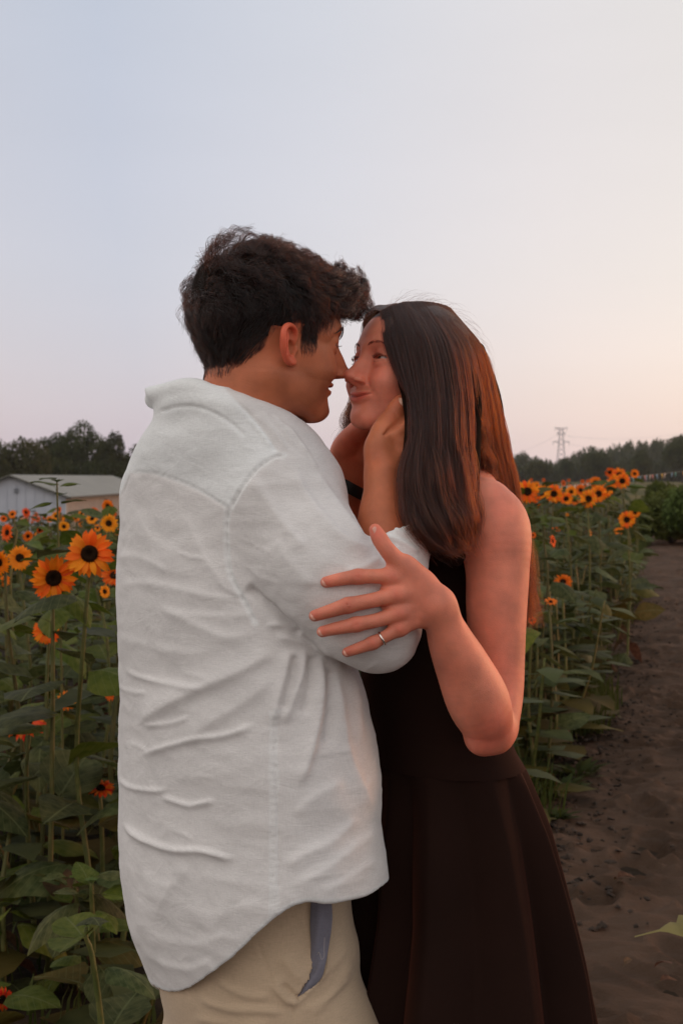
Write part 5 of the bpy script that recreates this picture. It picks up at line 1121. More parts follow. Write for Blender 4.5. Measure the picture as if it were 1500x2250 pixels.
# ---- folds: ridges along lines of cloth tension, near side; loose wrinkles everywhere
RID = [  # polyline (photo px), width px, height m
 ([(620, 1418), (543, 1468), (431, 1518), (342, 1566), (290, 1610)], 20, .0085), ([(614, 1480), (540, 1540), (460, 1590), (400, 1640)], 22, .0050),
 ([(257, 1704), (284, 1728), (342, 1737), (372, 1732)], 5, .0042), ([(350, 1748), (409, 1768), (440, 1765), (475, 1757)], 6, .0045), ([(257, 1802), (310, 1842), (377, 1866), (444, 1869), (498, 1884), (525, 1882)], 7, .0060),
 ([(300, 1662), (364, 1641), (431, 1623), (498, 1614), (569, 1588)], 7, .0042), ([(315, 1594), (377, 1588), (425, 1573)], 5, .0030),
 ([(270, 1468), (319, 1489), (386, 1503), (460, 1512)], 6, .0030), ([(255, 1505), (290, 1518), (330, 1522)], 5, .0022),
 ([(250, 1288), (319, 1280), (386, 1292), (444, 1306), (530, 1322)], 11, .0050), ([(252, 1232), (284, 1220), (335, 1235), (380, 1262)], 9, .0040),
 ([(395, 1120), (420, 1165), (444, 1213), (480, 1267), (520, 1300)], 15, .0048), ([(340, 1325), (431, 1372), (498, 1400), (565, 1392)], 14, .0055), ([(360, 1345), (450, 1352), (530, 1352), (560, 1340)], 9, .0035),
 ([(300, 1120), (330, 1180), (400, 1225)], 12, .0025), ([(255, 1390), (320, 1420), (400, 1435), (480, 1430)], 14, .0035),
 ([(640, 1425), (628, 1480), (612, 1540), (600, 1600)], 11, .0090), ([(668, 1420), (664, 1480), (640, 1545), (622, 1600)], 11, .0075), ([(703, 1430), (707, 1512), (700, 1588), (678, 1677), (650, 1740)], 12, .0085),
 ([(735, 1470), (752, 1560), (768, 1650), (800, 1735), (826, 1800)], 14, .0055), ([(775, 1480), (790, 1560), (796, 1640)], 12, .004),
 ([(616, 1908), (677, 1872), (730, 1845), (790, 1790)], 13, .0048), ([(640, 1950), (720, 1905), (790, 1850), (835, 1820)], 14, .0045), ([(700, 1965), (770, 1925), (835, 1880)], 12, .003), ([(640, 1790), (700, 1745), (760, 1715)], 12, .003),
 ([(300, 1930), (380, 1985), (470, 2010), (560, 1985), (610, 1945)], 26, .0040), ([(280, 2010), (350, 2060), (440, 2075), (520, 2040)], 18, .0040), ([(300, 2075), (350, 2115), (420, 2128), (480, 2100)], 10, .0035), ([(262, 1890), (330, 1935), (400, 1950)], 14, .003),
 ([(420, 1900), (370, 1960), (335, 2030)], 18, .003), ([(520, 1900), (500, 1990), (450, 2060)], 20, .0035),
 ([(552, 1040), (587, 1097), (632, 1159), (680, 1215)], 14, .0045), ([(640, 1020), (677, 1088), (721, 1146), (766, 1188), (824, 1208)], 11, .0055), ([(690, 1030), (744, 1106), (793, 1172), (815, 1190)], 10, .0048), ([(600, 1180), (650, 1250), (700, 1290)], 18, .0030),
 ([(755, 1255), (800, 1245), (838, 1222)], 9, .0055), ([(770, 1290), (815, 1268), (850, 1250)], 8, .0040), ([(560, 1230), (590, 1300), (640, 1350), (700, 1390)], 16, .0028),
 ([(560, 905), (600, 945), (636, 990)], 6, .0032), ([(575, 900), (615, 938), (655, 985)], 5, .0028), ([(600, 910), (640, 950), (680, 1000)], 6, .0028), ([(545, 915), (580, 955), (600, 985)], 5, .0025), ([(625, 925), (665, 975), (705, 1040)], 6, .0025),
 ([(800, 1165), (845, 1152), (900, 1178)], 5, .0035), ([(810, 1190), (860, 1180), (925, 1215)], 6, .0045), ([(835, 1235), (880, 1222), (938, 1250)], 6, .0045), ([(830, 1215), (880, 1205), (930, 1235)], 9, .0035), ([(600, 1395), (650, 1408), (700, 1425), (735, 1450)], 9, .0060), ([(585, 1375), (620, 1370), (660, 1390)], 8, .004)]
_rg = random.Random(9)
for _k in range(8):
    _x, _y = _rg.uniform(262, 560), _rg.uniform(1130, 2060); _l = _rg.uniform(22, 75); _a = _rg.gauss(0.15, 0.35); _c = _rg.uniform(-.18, .18) * _l
    RID.append(([(_x, _y), (_x + _l * math.cos(_a), _y + _l * math.sin(_a) + _c), (_x + 2 * _l * math.cos(_a), _y + 2 * _l * math.sin(_a))], _rg.uniform(2.6, 4.5), _rg.uniform(.0007, .0017)))
for _k in range(8):
    _x, _y = _rg.uniform(620, 800), _rg.uniform(1480, 1930); _l = _rg.uniform(18, 50); _a = _rg.gauss(-0.7, 0.5)
    RID.append(([(_x, _y), (_x + _l * math.cos(_a) + 4, _y + _l * math.sin(_a)), (_x + 2 * _l * math.cos(_a), _y + 2 * _l * math.sin(_a))], _rg.uniform(2.6, 4.5), _rg.uniform(.0007, .0016)))
VAL = [([(500, 1117), (497, 1180), (505, 1258), (528, 1305), (562, 1372)], 3.2, .0035), ([(507, 1117), (534, 1070), (565, 1030), (601, 1004), (625, 1000)], 3.0, .0035), ([(286, 1039), (333, 1040), (377, 1053), (422, 1071), (462, 1093), (503, 1117)], 2.4, .0022), ([(282, 1045), (272, 1075), (262, 1092)], 2.4, .002),
 ([(516, 878), (552, 914), (587, 958), (610, 992)], 2.4, .0022), ([(607, 1560), (605, 1668), (610, 1802), (614, 1965)], 2.6, .0022), ([(590, 1560), (590, 1668), (596, 1802), (600, 1975)], 2.0, .0010),
 ([(543, 1290), (610, 1345), (660, 1395)], 9, .0090), ([(345, 905), (400, 893), (450, 900), (500, 925), (540, 960)], 3, .0022), ([(648, 1440), (642, 1500), (625, 1560)], 9, .005), ([(685, 1440), (684, 1500), (668, 1570)], 9, .005), ([(726, 1470), (728, 1560), (722, 1640)], 11, .005)]
def fade_facing(N, V, a=0.05, b=0.45):
    vd = V - np.array([0, 0, CAMZ]); vd /= np.linalg.norm(vd, axis=1)[:, None]; f = np.clip((-(N * vd).sum(1) - a) / (b - a), 0, 1); return f * f * (3 - 2 * f)
NS = normals(VS, QS); XYs = px_of(VS); wf_ = fade_facing(NS, VS, -0.05, 0.35) * (VS[:, 1] < 2.22)
disp = np.zeros(len(VS))
rg = random.Random(5)
for pl, w, a in RID: disp += ridge(XYs, pl, w * (0.85 if w < 9 else 1.1), a * (1.25 if w < 9 else (0.52 if pl[0][0] < 560 and pl[0][1] > 1100 else 0.85)), asym=0.35)
for pl, w, a in VAL: disp -= ridge(XYs, pl, w, a * 1.2, fade=0.06)
for i in range(46):     # small creases crossing the seams
    if i < 24: t = i / 24; x, y = (604 - 4 * t, 1555 + 415 * t); dx, dy = 11, rg.uniform(-3, 3)
    else:
        pl = catmull(VAL[0][0][::-1] + VAL[1][0][1:], 6); j = int((i - 24) / 22 * (len(pl) - 2)); x, y = pl[j]; tx, ty = pl[j + 1] - pl[j]; n = math.hypot(tx, ty); dx, dy = -ty / n * 11, tx / n * 11
    disp += ridge(XYs, [(x - dx, y - dy), (x, y), (x + dx, y + dy)], 2.6, .0012, fade=0.4)
wr = fbm(VS * [9, 9, 16], 3, 11) * 0.0022 + np.abs(fbm(VS * [18, 18, 40] + 5, 2, 21)) * -0.0012
VS = VS + NS * (disp * wf_ + wr)[:, None]
VS = relax(VS, QS, 1, 0.35)
# double cloth: yoke, collar, cuff, seams, hem, placket
lay = np.zeros(len(VS)); YOKE = [(200, 1100), (262, 1092), (286, 1039), (333, 1040), (377, 1053), (422, 1071), (462, 1093), (503, 1117), (534, 1070), (565, 1030), (601, 1004), (610, 992), (587, 958), (552, 914), (516, 878), (430, 780), (250, 780)]
XYs = px_of(VS); dY, _t, _s = polydist(XYs, YOKE + YOKE[:1]); lay = np.clip(0.5 + np.where(inpoly(XYs, YOKE), dY, -dY) / 5, 0, 1)
d, t, sd = polydist(XYs, catmull(HEM, 4)); lay = np.maximum(lay, np.clip((11 - d) / 4, 0, 1) * 0.9)
for pl, w in ((VAL[0][0], 5), (VAL[1][0], 4)):
    d, t, sd = polydist(XYs, catmull(pl, 6)); lay = np.maximum(lay, np.clip((w + 5 - d) / 5, 0, 1) * 0.6)
lay = np.maximum(lay, ((XYs[:, 0] > 591) & (XYs[:, 0] < 612) & (XYs[:, 1] > 1560)) * 0.4)
lay = np.maximum(lay, (np.linalg.norm(VS - P(866, 1180, 1.94), axis=1) < 0.066) * 1.0)
d = depth_at
print('DBG shirt', len(VS))
def cloth_mat(name, c_single, c_double, warp=1300, rough=0.85, bump=0.25):
    m = mat(name, c_single, rough, 0.15); nt, b, L, N = nodes(m)
    at = N('ShaderNodeAttribute'); at.attribute_name = 'layer'; mx = N('ShaderNodeMix'); mx.data_type = 'RGBA'
    mx.inputs[6].default_value = (*c_single, 1); mx.inputs[7].default_value = (*c_double, 1); L(at.outputs['Fac'], mx.inputs['Factor'])
    tc = N('ShaderNodeTexCoord'); hs = []
    for st in ((1, 1, 0.07), (0.08, 0.08, 1.0)):
        mp = N('ShaderNodeMapping'); mp.inputs['Scale'].default_value = st; nz = N('ShaderNodeTexNoise'); nz.inputs['Scale'].default_value = warp; nz.inputs['Detail'].default_value = 3
        L(tc.outputs['Object'], mp.inputs[0]); L(mp.outputs[0], nz.inputs['Vector']); hs.append(nz.outputs[0])
    ad = N('ShaderNodeMath'); ad.operation = 'ADD'; L(hs[0], ad.inputs[0]); L(hs[1], ad.inputs[1])
    mr = N('ShaderNodeMapRange'); mr.inputs[1].default_value = 0.75; mr.inputs[2].default_value = 1.25; mr.inputs[3].default_value = 0.88; mr.inputs[4].default_value = 1.04; L(ad.outputs[0], mr.inputs[0])
    big = N('ShaderNodeTexNoise'); big.inputs['Scale'].default_value = 7; big.inputs['Detail'].default_value = 3; L(tc.outputs['Object'], big.inputs['Vector'])
    m2 = N('ShaderNodeMapRange'); m2.inputs[1].default_value = 0.3; m2.inputs[2].default_value = 0.7; m2.inputs[3].default_value = 0.93; m2.inputs[4].default_value = 1.04; L(big.outputs[0], m2.inputs[0])
    mm = N('ShaderNodeMath'); mm.operation = 'MULTIPLY'; L(mr.outputs[0], mm.inputs[0]); L(m2.outputs[0], mm.inputs[1])
    vm = N('ShaderNodeVectorMath'); vm.operation = 'SCALE'; L(mx.outputs[2], vm.inputs[0]); L(mm.outputs[0], vm.inputs['Scale']); L(vm.outputs[0], b.inputs['Base Color'])
    bp = N('ShaderNodeBump'); bp.inputs['Strength'].default_value = bump; bp.inputs['Distance'].default_value = 0.0008; L(ad.outputs[0], bp.inputs['Height'])
    w1 = N('ShaderNodeTexNoise'); w1.inputs['Scale'].default_value = 17; w1.inputs['Detail'].default_value = 5; w1.inputs['Distortion'].default_value = 1.2; mp2 = N('ShaderNodeMapping'); mp2.inputs['Scale'].default_value = (1, 1, 1.9); mp2.inputs['Rotation'].default_value = (0, 0.5, 0); L(tc.outputs['Object'], mp2.inputs[0]); L(mp2.outputs[0], w1.inputs['Vector'])
    rg_ = N('ShaderNodeMath'); rg_.operation = 'PINGPONG'; rg_.inputs[1].default_value = 0.5; L(w1.outputs[0], rg_.inputs[0]); b2 = N('ShaderNodeBump'); b2.inputs['Strength'].default_value = bump * 0.8; b2.inputs['Distance'].default_value = 0.008; L(rg_.outputs[0], b2.inputs['Height']); L(bp.outputs[0], b2.inputs['Normal']); L(b2.outputs[0], b.inputs['Normal'])
    b.inputs['Sheen Weight'].default_value = 0.15; b.inputs['Sheen Roughness'].default_value = 0.5
    return m
M_LINEN = cloth_mat('white_linen', (0.74, 0.72, 0.70), (0.84, 0.86, 0.85))
M_CHINO = cloth_mat('tan_cotton', (0.56, 0.425, 0.29), (0.56, 0.425, 0.29), 1200, bump=0.15)
M_LINING = cloth_mat('grey_lining', (0.20, 0.195, 0.235), (0.20, 0.195, 0.235), 1200)
# ---- trousers
TRO_TAB = [(1880, 335, 762, 2.10), (1985, 335, 768, 2.10), (2050, 334, 779, 2.10), (2150, 340, 786, 2.10), (2250, 362, 788, 2.10), (2360, 378, 786, 2.10)]
def trouser_sdf():
    s = SDF(); loft_op(s, TRO_TAB, TH, 1.35, 2.2, 0.01)
    fz = lambda z, y: HOR - (z - CAMZ) * F / y
    s.tube([P(700, 2330, 2.03), P(705, 2500, 2.03), P(690, 2800, 2.04), P(665, 3170, 2.06)], [.095, .088, .070, .062], 0.05)
    s.tube([P(480, 2330, 2.18), P(480, 2500, 2.18), P(480, 2800, 2.18), P(460, 3020, 2.20)], [.095, .088, .070, .062], 0.05)
    return s
st_ = trouser_sdf(); VT, QT = net(st_, (-0.32, 1.86, 0.05), (0.12, 2.36, 0.93), 0.0045 if not FINAL else 0.0035)
NT = normals(VT, QT); XYt = px_of(VT); wt = fade_facing(NT, VT)
OPEN = [(689, 1975), (686, 2027), (690, 2070), (689, 2110), (678, 2150), (664, 2172), (652, 2190), (648, 2203), (660, 2190), (673, 2178), (702, 2147), (711, 2129), (718, 2086), (726, 2051), (730, 2004), (725, 1975)]
dp = np.zeros(len(VT))
dO, tO, _ = polydist(XYt, OPEN); inO = inpoly(XYt, OPEN); dp -= np.where(inO, np.clip(dO / 4, 0, 1), 0) * 0.014
dp += np.where(~inO, np.exp(-(dO / 7) ** 2), 0) * 0.0030
for pl, w, a in (([(600, 2150), (630, 2195), (655, 2200)], 12, .004), ([(560, 2050), (580, 2110), (600, 2160), (640, 2212), (641, 2260)], 2.2, -.0018), ([(430, 2190), (500, 2215), (570, 2218), (630, 2225)], 9, .0035), ([(470, 2150), (540, 2185), (600, 2190)], 8, .003),
                 ([(420, 2235), (500, 2250), (600, 2255)], 10, .003), ([(670, 2235), (710, 2205), (750, 2150), (775, 2110)], 10, .0028), ([(690, 2160), (730, 2120), (770, 2070)], 8, .002), ([(620, 2100), (650, 2140), (675, 2150)], 14, .004), ([(618, 2160), (640, 2180), (655, 2195)], 5, -.005), ([(600, 2165), (622, 2190), (640, 2207)], 4, .0035),
                 ([(655, 2225), (720, 2190), (775, 2140)], 6, .002)):
    dp += ridge(XYt, pl, w, a)
VT = VT + NT * (dp * wt + fbm(VT * [7, 7, 12], 3, 31) * 0.003)[:, None]
# pocket lining: two cloth leaves in the gaping pocket
def sheet(rows, n=8):                      # rows of (px,py,Y) -> smooth grid
    G = [catmull([P(*p) for p in r], n) for r in rows]; G = np.array(G); G = np.array([catmull(G[:, j], n) for j in range(G.shape[1])]).transpose(1, 0, 2)
    a, b = G.shape[:2]; V = G.reshape(-1, 3); Q = np.array([(i * b + j, i * b + j + 1, (i + 1) * b + j + 1, (i + 1) * b + j) for i in range(a - 1) for j in range(b - 1)]); return V, Q
# ---- dress
THW = math.radians(180 + 25)
BOD_TAB = [(1085, 905, 1075, 2.15), (1130, 880, 1110, 2.16), (1200, 850, 1128, 2.165), (1300, 808, 1130, 2.165), (1400, 794, 1122, 2.165), (1500, 792, 1112, 2.16), (1600, 797, 1107, 2.155), (1640, 794, 1122, 2.155), (1676, 793, 1144, 2.155), (1710, 812, 1128, 2.155)]
SK_TAB = [(1600, 796, 1107, 2.155), (1635, 794, 1120, 2.155), (1677, 792, 1147, 2.155), (1720, 788, 1166, 2.155), (1793, 780, 1197, 2.155), (1890, 768, 1224, 2.155), (1979, 762, 1247, 2.155), (2083, 740, 1274, 2.155), (2219, 712, 1302, 2.155), (2500, 660, 1362, 2.155), (2800, 610, 1420, 2.155)]
def dress_sdf():
    s = SDF(); loft_op(s, BOD_TAB, THW, 1.45, 2.1, 0.01)
    s.ell(P(905, 1290, 2.08), (0.06, 0.055, 0.055), 0.04); s.ell(P(880, 1290, 2.22), (0.06, 0.055, 0.055), 0.04)
    s.tube([P(1045, 1052, 2.08), P(1030, 1075, 2.07), P(1010, 1120, 2.06), P(985, 1180, 2.07)], [.006, .007, .010, .014], 0.01)
    return s
sd_ = dress_sdf(); VB, QB = net(sd_, (0.03, 1.95, 1.02), (0.30, 2.38, 1.48), 0.005)
def skirt_mesh():
    t = np.array(SK_TAB, float); nz = 150; na = 420; py = np.linspace(1668, 2800, nz)
    L = np.interp(py, t[:, 0], t[:, 1]); R2 = np.interp(py, t[:, 0], t[:, 2]); Y = 2.155; sc = Y / F
    w5 = np.hanning(13); w5 /= w5.sum(); sm = lambda a: np.convolve(np.pad(a, 6, 'reflect', reflect_type='odd'), w5, 'valid')
    L, R2 = sm(L), sm(R2); a = np.linspace(0, 2 * math.pi, na, endpoint=False); V = []
    npl = 11
    for i, p in enumerate(py):
        hx = (R2[i] - L[i]) / 2 * sc; cx = ((L[i] + R2[i]) / 2 - 750) * sc; z = CAMZ - (p - HOR) * sc
        q = 1.15 + 0.3 * math.exp(-(p - 1668) / 200); d = hx / math.sqrt((q * math.sin(THW)) ** 2 + math.cos(THW) ** 2); w = d * q
        gr = min(1, (p - 1668) / 420) ** 0.7; aa = a + 0.10 * np.sin(3 * a + 1.3)
        ph = aa * npl + 0.25 * np.sin(aa * 4 + p * 0.002)
        tri = (np.arcsin(np.sin(ph) * 0.95) / 1.25); am = 0.003 + 0.026 * gr
        pl = am * (0.75 * tri + 0.35 * np.sin(ph * 0.5 + 0.6)) - am * 0.4
        u = np.cos(a) * (w + pl); v = np.sin(a) * (d + pl); c, s_ = math.cos(THW), math.sin(THW)
        V.append(np.stack([cx + u * s_ + v * c, Y - u * c + v * s_, np.full(na, z)], 1))
    V = np.array(V).reshape(-1, 3)
    i, j = np.meshgrid(np.arange(nz - 1), np.arange(na), indexing='ij'); j2 = (j + 1) % na
    Q = np.stack([i * na + j, i * na + j2, (i + 1) * na + j2, (i + 1) * na + j], -1).reshape(-1, 4)
    return V, Q
VK, QK = skirt_mesh()
VK = VK + np.stack([fbm(VK * 6, 2, 51), fbm(VK * 6, 2, 52), 0 * VK[:, 0]], 1) * 0.003
def dress_mat():
    m = mat('black_dress_cloth', (0.010, 0.0065, 0.006), 0.85, 0.03); nt, b, L, N = nodes(m)
    tc = N('ShaderNodeTexCoord'); nz = N('ShaderNodeTexNoise'); nz.inputs['Scale'].default_value = 6; L(tc.outputs['Object'], nz.inputs['Vector'])
    cr = N('ShaderNodeValToRGB'); cr.color_ramp.elements[0].color = (0.012, 0.0068, 0.0054, 1); cr.color_ramp.elements[1].color = (0.025, 0.0115, 0.0085, 1); L(nz.outputs[0], cr.inputs[0]); L(cr.outputs[0], b.inputs['Base Color'])
    b.inputs['Sheen Weight'].default_value = 0.12; b.inputs['Sheen Tint'].default_value = (0.95, 0.30, 0.18, 1); b.inputs['Sheen Roughness'].default_value = 0.35
    n2 = N('ShaderNodeTexNoise'); n2.inputs['Scale'].default_value = 900; L(tc.outputs['Object'], n2.inputs['Vector'])
    bp = N('ShaderNodeBump'); bp.inputs['Strength'].default_value = 0.15; bp.inputs['Distance'].default_value = 0.0006; L(n2.outputs[0], bp.inputs['Height']); L(bp.outputs[0], b.inputs['Normal'])
    return m
M_DRESS = dress_mat()
# ------------------------------------------------------------------ hair
def unit(a): return a / (np.linalg.norm(a, axis=-1, keepdims=True) + 1e-12)
def sample_faces(V, Q, n, mask, gen):
    Q = Q[mask[Q].all(1)]; a = np.linalg.norm(np.cross(V[Q[:, 1]] - V[Q[:, 0]], V[Q[:, 2]] - V[Q[:, 0]]), axis=1); f = gen.choice(len(Q), n, p=a / a.sum())
    u, v = gen.random(n)[:, None], gen.random(n)[:, None]; q = V[Q[f]]
    return (q[:, 0] * (1 - u) + q[:, 1] * u) * (1 - v) + (q[:, 3] * (1 - u) + q[:, 2] * u) * v
def man_volume(q):                       # hair height over the skull, metres, by direction
    x, y, z = q.T; st = lambda a, b, v: np.clip((v - a) / (b - a), 0, 1) ** 2 * (3 - 2 * np.clip((v - a) / (b - a), 0, 1))
    return 0.005 + 0.009 * st(-0.03, -0.07, x) + 0.026 * st(0.045, 0.105, z) + 0.030 * st(0.02, 0.080, x) * st(0.05, 0.072, z) + 0.014 * st(-0.05, -0.08, x) * st(0.055, 0.10, z)
def man_hair(n, m, gen):
    x, y, z = VM.T; mask = (z > np.interp(x, HX, HZ)) & (np.abs(y) < .095) & ~EARM
    root = sample_faces(VM, QM, n, mask, gen); c = np.array([-0.006, 0, 0.047]); r = np.array([0.095, 0.076, 0.080])
    Hm = man_volume(root); top = np.clip((Hm - 0.008) / 0.025, 0, 1); cell0 = np.floor(root * 75).astype(int); ck_ = (np.sin(cell0 @ np.array([12.9898, 78.233, 37.719])) * 43758.5) % 1; k = 0.3 * gen.random(n) + 0.7 * (0.4 + 0.6 * ck_)
    H = Hm * (0.35 + 0.75 * k); L = (0.016 + 0.058 * top * (1 - 0.35 * np.clip((root[:, 0] - .05) / .04, 0, 1))) * (0.7 + 0.6 * gen.random(n))
    L = L * np.where((root[:, 0] > .02) & (root[:, 2] < .035), .55, 1.0)
    fs = root * 24; fl = np.stack([vnoise(fs, 1), vnoise(fs, 2), vnoise(fs, 3)], 1)          # lock directions
    flow_top = np.array([1.0, 0, -0.1]) + fl * 1.25; flow_side = np.array([-0.45, 0, -1.0]) + fl * 0.35
    flow_side[root[:, 0] > 0.02] = np.array([0.05, 0, -1.0]) + 0.2 * fl[root[:, 0] > 0.02]
    flow = flow_top * top[:, None] + flow_side * (1 - top[:, None])
    cell = cell0; ph = (cell @ np.array([12.9898, 78.233, 37.719])) % 6.283 + gen.normal(0, 0.25, n)
    cr = (0.0055 + 0.005 * ((cell @ np.array([3.1, 1.7, 5.3])) % 1)) * top; fq = 2 * math.pi / (0.020 + 0.016 * ((cell @ np.array([1.3, 7.7, 2.3])) % 1))
    p = root.copy(); out = np.zeros((n, m, 3)); l0 = np.linalg.norm((p - c) / r, axis=1)
    Hs = 0.085
    for i in range(m):
        s = i / (m - 1); q = (p - c) / r; l = np.linalg.norm(q, axis=1)[:, None]
        tgt = l0 + (H / Hs) * (1 - np.exp(-4.5 * s)) / 0.99
        pp = c + q / l * tgt[:, None] * r
        nn = unit(q / r); t = unit(flow - nn * (flow * nn).sum(1)[:, None]); b = np.cross(nn, t)
        rad = (cr * min(1, s * 2.2))[:, None]; an = ph + fq * L * s
        out[:, i] = pp + rad * (np.cos(an)[:, None] * nn * 0.9 + np.sin(an)[:, None] * b)
        p = pp + t * (L / (m - 1))[:, None]
        flow = flow + np.array([0, 0, -0.05]) * (top * (root[:, 0] < 0.03))[:, None] + np.array([0.05, 0, 0.10]) * (top * (root[:, 0] > 0.045))[:, None]
    _, inv = np.unique(cell @ np.array([1, 1000, 1000000]), return_inverse=True); cnt = np.bincount(inv)[:, None, None]
    mean = np.zeros((inv.max() + 1, m, 3)); np.add.at(mean, inv, out); mean /= cnt; sv = np.linspace(0, 1, m)
    out += (mean[inv] - out) * ((sv * 0.85) * 1.0)[None, :, None] * top[:, None, None] + (gen.normal(0, 0.0014, (n, 1, 3)) * (sv ** 1.5)[None, :, None])
    fr = root[:, 0] > 0.035; lim = 0.050 + 0.010 * gen.random(n) + 0.010 * vnoise(root * 60, 8); zz = out[:, :, 2]; bad = fr[:, None] & (zz < lim[:, None]) & (out[:, :, 0] > .070); zz[bad] = (lim[:, None] + (lim[:, None] - zz) * 0.35)[bad]
    fly = gen.random(n) < 0.04
    out[fly] += (unit(gen.normal(0, 1, (fly.sum(), 3)))[:, None] * (np.linspace(0, 1, m) ** 2)[None, :, None] * 0.014)
    return HM.w(out.reshape(-1, 3)).reshape(n, m, 3)
def man_mass():
    c = np.array([-0.006, 0, 0.047]); s = SDF()
    def fn(p):
        q = (p - c) / np.array([0.095, 0.076, 0.080]); l = np.linalg.norm(q, axis=1); d = (l - 1) * 0.085
        on = c + (p - c) / np.maximum(l, 1e-6)[:, None]
        h = man_volume(on); bump = 0.0035 * vnoise(p * 70, 9) * np.clip(h / 0.02, 0, 1)
        x, z = on[:, 0], on[:, 2]; lim = (np.interp(x, HX, HZ) - p[:, 2]) * 0.8 + 0.003
        return np.maximum(d - h * 0.40 - bump, lim)
    s.fn(fn, c, 0.16); return net(s, (-0.16, -0.13, -0.06), (0.16, 0.13, 0.19), 0.003)
g1 = np.random.default_rng(11)
HAIRM = man_hair(15000 if FINAL else 7000, 18, g1); VHM, QHM = man_mass(); VHM = HM.w(VHM)
# ---- woman's long straight hair: guides from the parting down
GW = {
 'front': [[(839, 683, 2.045), (846, 753, 2.010), (876, 827, 1.985), (905, 880, 1.955), (909, 945, 1.925), (890, 1020, 1.905), (890, 1085, 1.895), (904, 1150, 1.885), (950, 1208, 1.90), (990, 1240, 1.93)],
           [(862, 670, 2.045), (885, 750, 1.995), (905, 840, 1.965), (915, 920, 1.935), (915, 990, 1.910), (918, 1060, 1.895), (935, 1130, 1.890), (975, 1195, 1.895), (1012, 1232, 1.93)],
           [(890, 663, 2.05), (935, 745, 1.985), (955, 850, 1.955), (958, 950, 1.930), (965, 1030, 1.915), (975, 1100, 1.905), (1000, 1165, 1.905), (1018, 1225, 1.92)],
           [(925, 662, 2.06), (985, 750, 1.995), (1008, 860, 1.970), (1012, 960, 1.945), (1018, 1040, 1.935), (1026, 1110, 1.93), (1028, 1160, 1.935), (1012, 1215, 1.95)],
           [(945, 664, 2.07), (1015, 755, 2.015), (1035, 860, 1.995), (1035, 950, 1.985), (1034, 1020, 1.975), (1032, 1080, 1.965), (1030, 1135, 1.96), (1020, 1190, 1.96)]],
 'back': [[(945, 664, 2.07), (1010, 750, 2.03), (1035, 850, 2.03), (1042, 950, 2.05), (1050, 1040, 2.09), (1060, 1150, 2.14), (1075, 1280, 2.15), (1100, 1380, 2.15)],
          [(960, 667, 2.09), (1040, 755, 2.07), (1062, 860, 2.08), (1074, 960, 2.10), (1084, 1050, 2.13), (1098, 1180, 2.16), (1118, 1300, 2.17), (1140, 1390, 2.17)],
          [(975, 671, 2.11), (1055, 762, 2.12), (1082, 865, 2.13), (1096, 950, 2.14), (1112, 1040, 2.16), (1128, 1160, 2.18), (1145, 1280, 2.18), (1158, 1395, 2.18)],
          [(985, 676, 2.15), (1062, 775, 2.16), (1091, 880, 2.17), (1110, 965, 2.18), (1124, 1040, 2.19), (1142, 1150, 2.20), (1160, 1280, 2.20), (1172, 1410, 2.20)]],
 'mid': [[(945, 664, 2.07), (1018, 755, 2.020), (1040, 860, 2.000), (1044, 940, 2.01), (1046, 1000, 2.04), (1048, 1045, 2.07)], [(950, 665, 2.08), (1028, 756, 2.045), (1052, 860, 2.040), (1060, 950, 2.06), (1066, 1030, 2.09), (1074, 1080, 2.12)]],
 'far': [[(842, 683, 2.05), (820, 682, 2.085), (803, 705, 2.115), (800, 760, 2.15), (790, 830, 2.17), (771, 890, 2.185), (767, 930, 2.20), (769, 965, 2.23)],
         [(850, 674, 2.06), (828, 672, 2.10), (815, 695, 2.13), (812, 760, 2.17), (805, 840, 2.20), (785, 900, 2.22), (778, 950, 2.24), (784, 985, 2.26)],
         [(870, 666, 2.08), (850, 680, 2.14), (845, 740, 2.18), (850, 840, 2.20), (840, 920, 2.24), (838, 960, 2.26), (840, 1010, 2.27)]]}
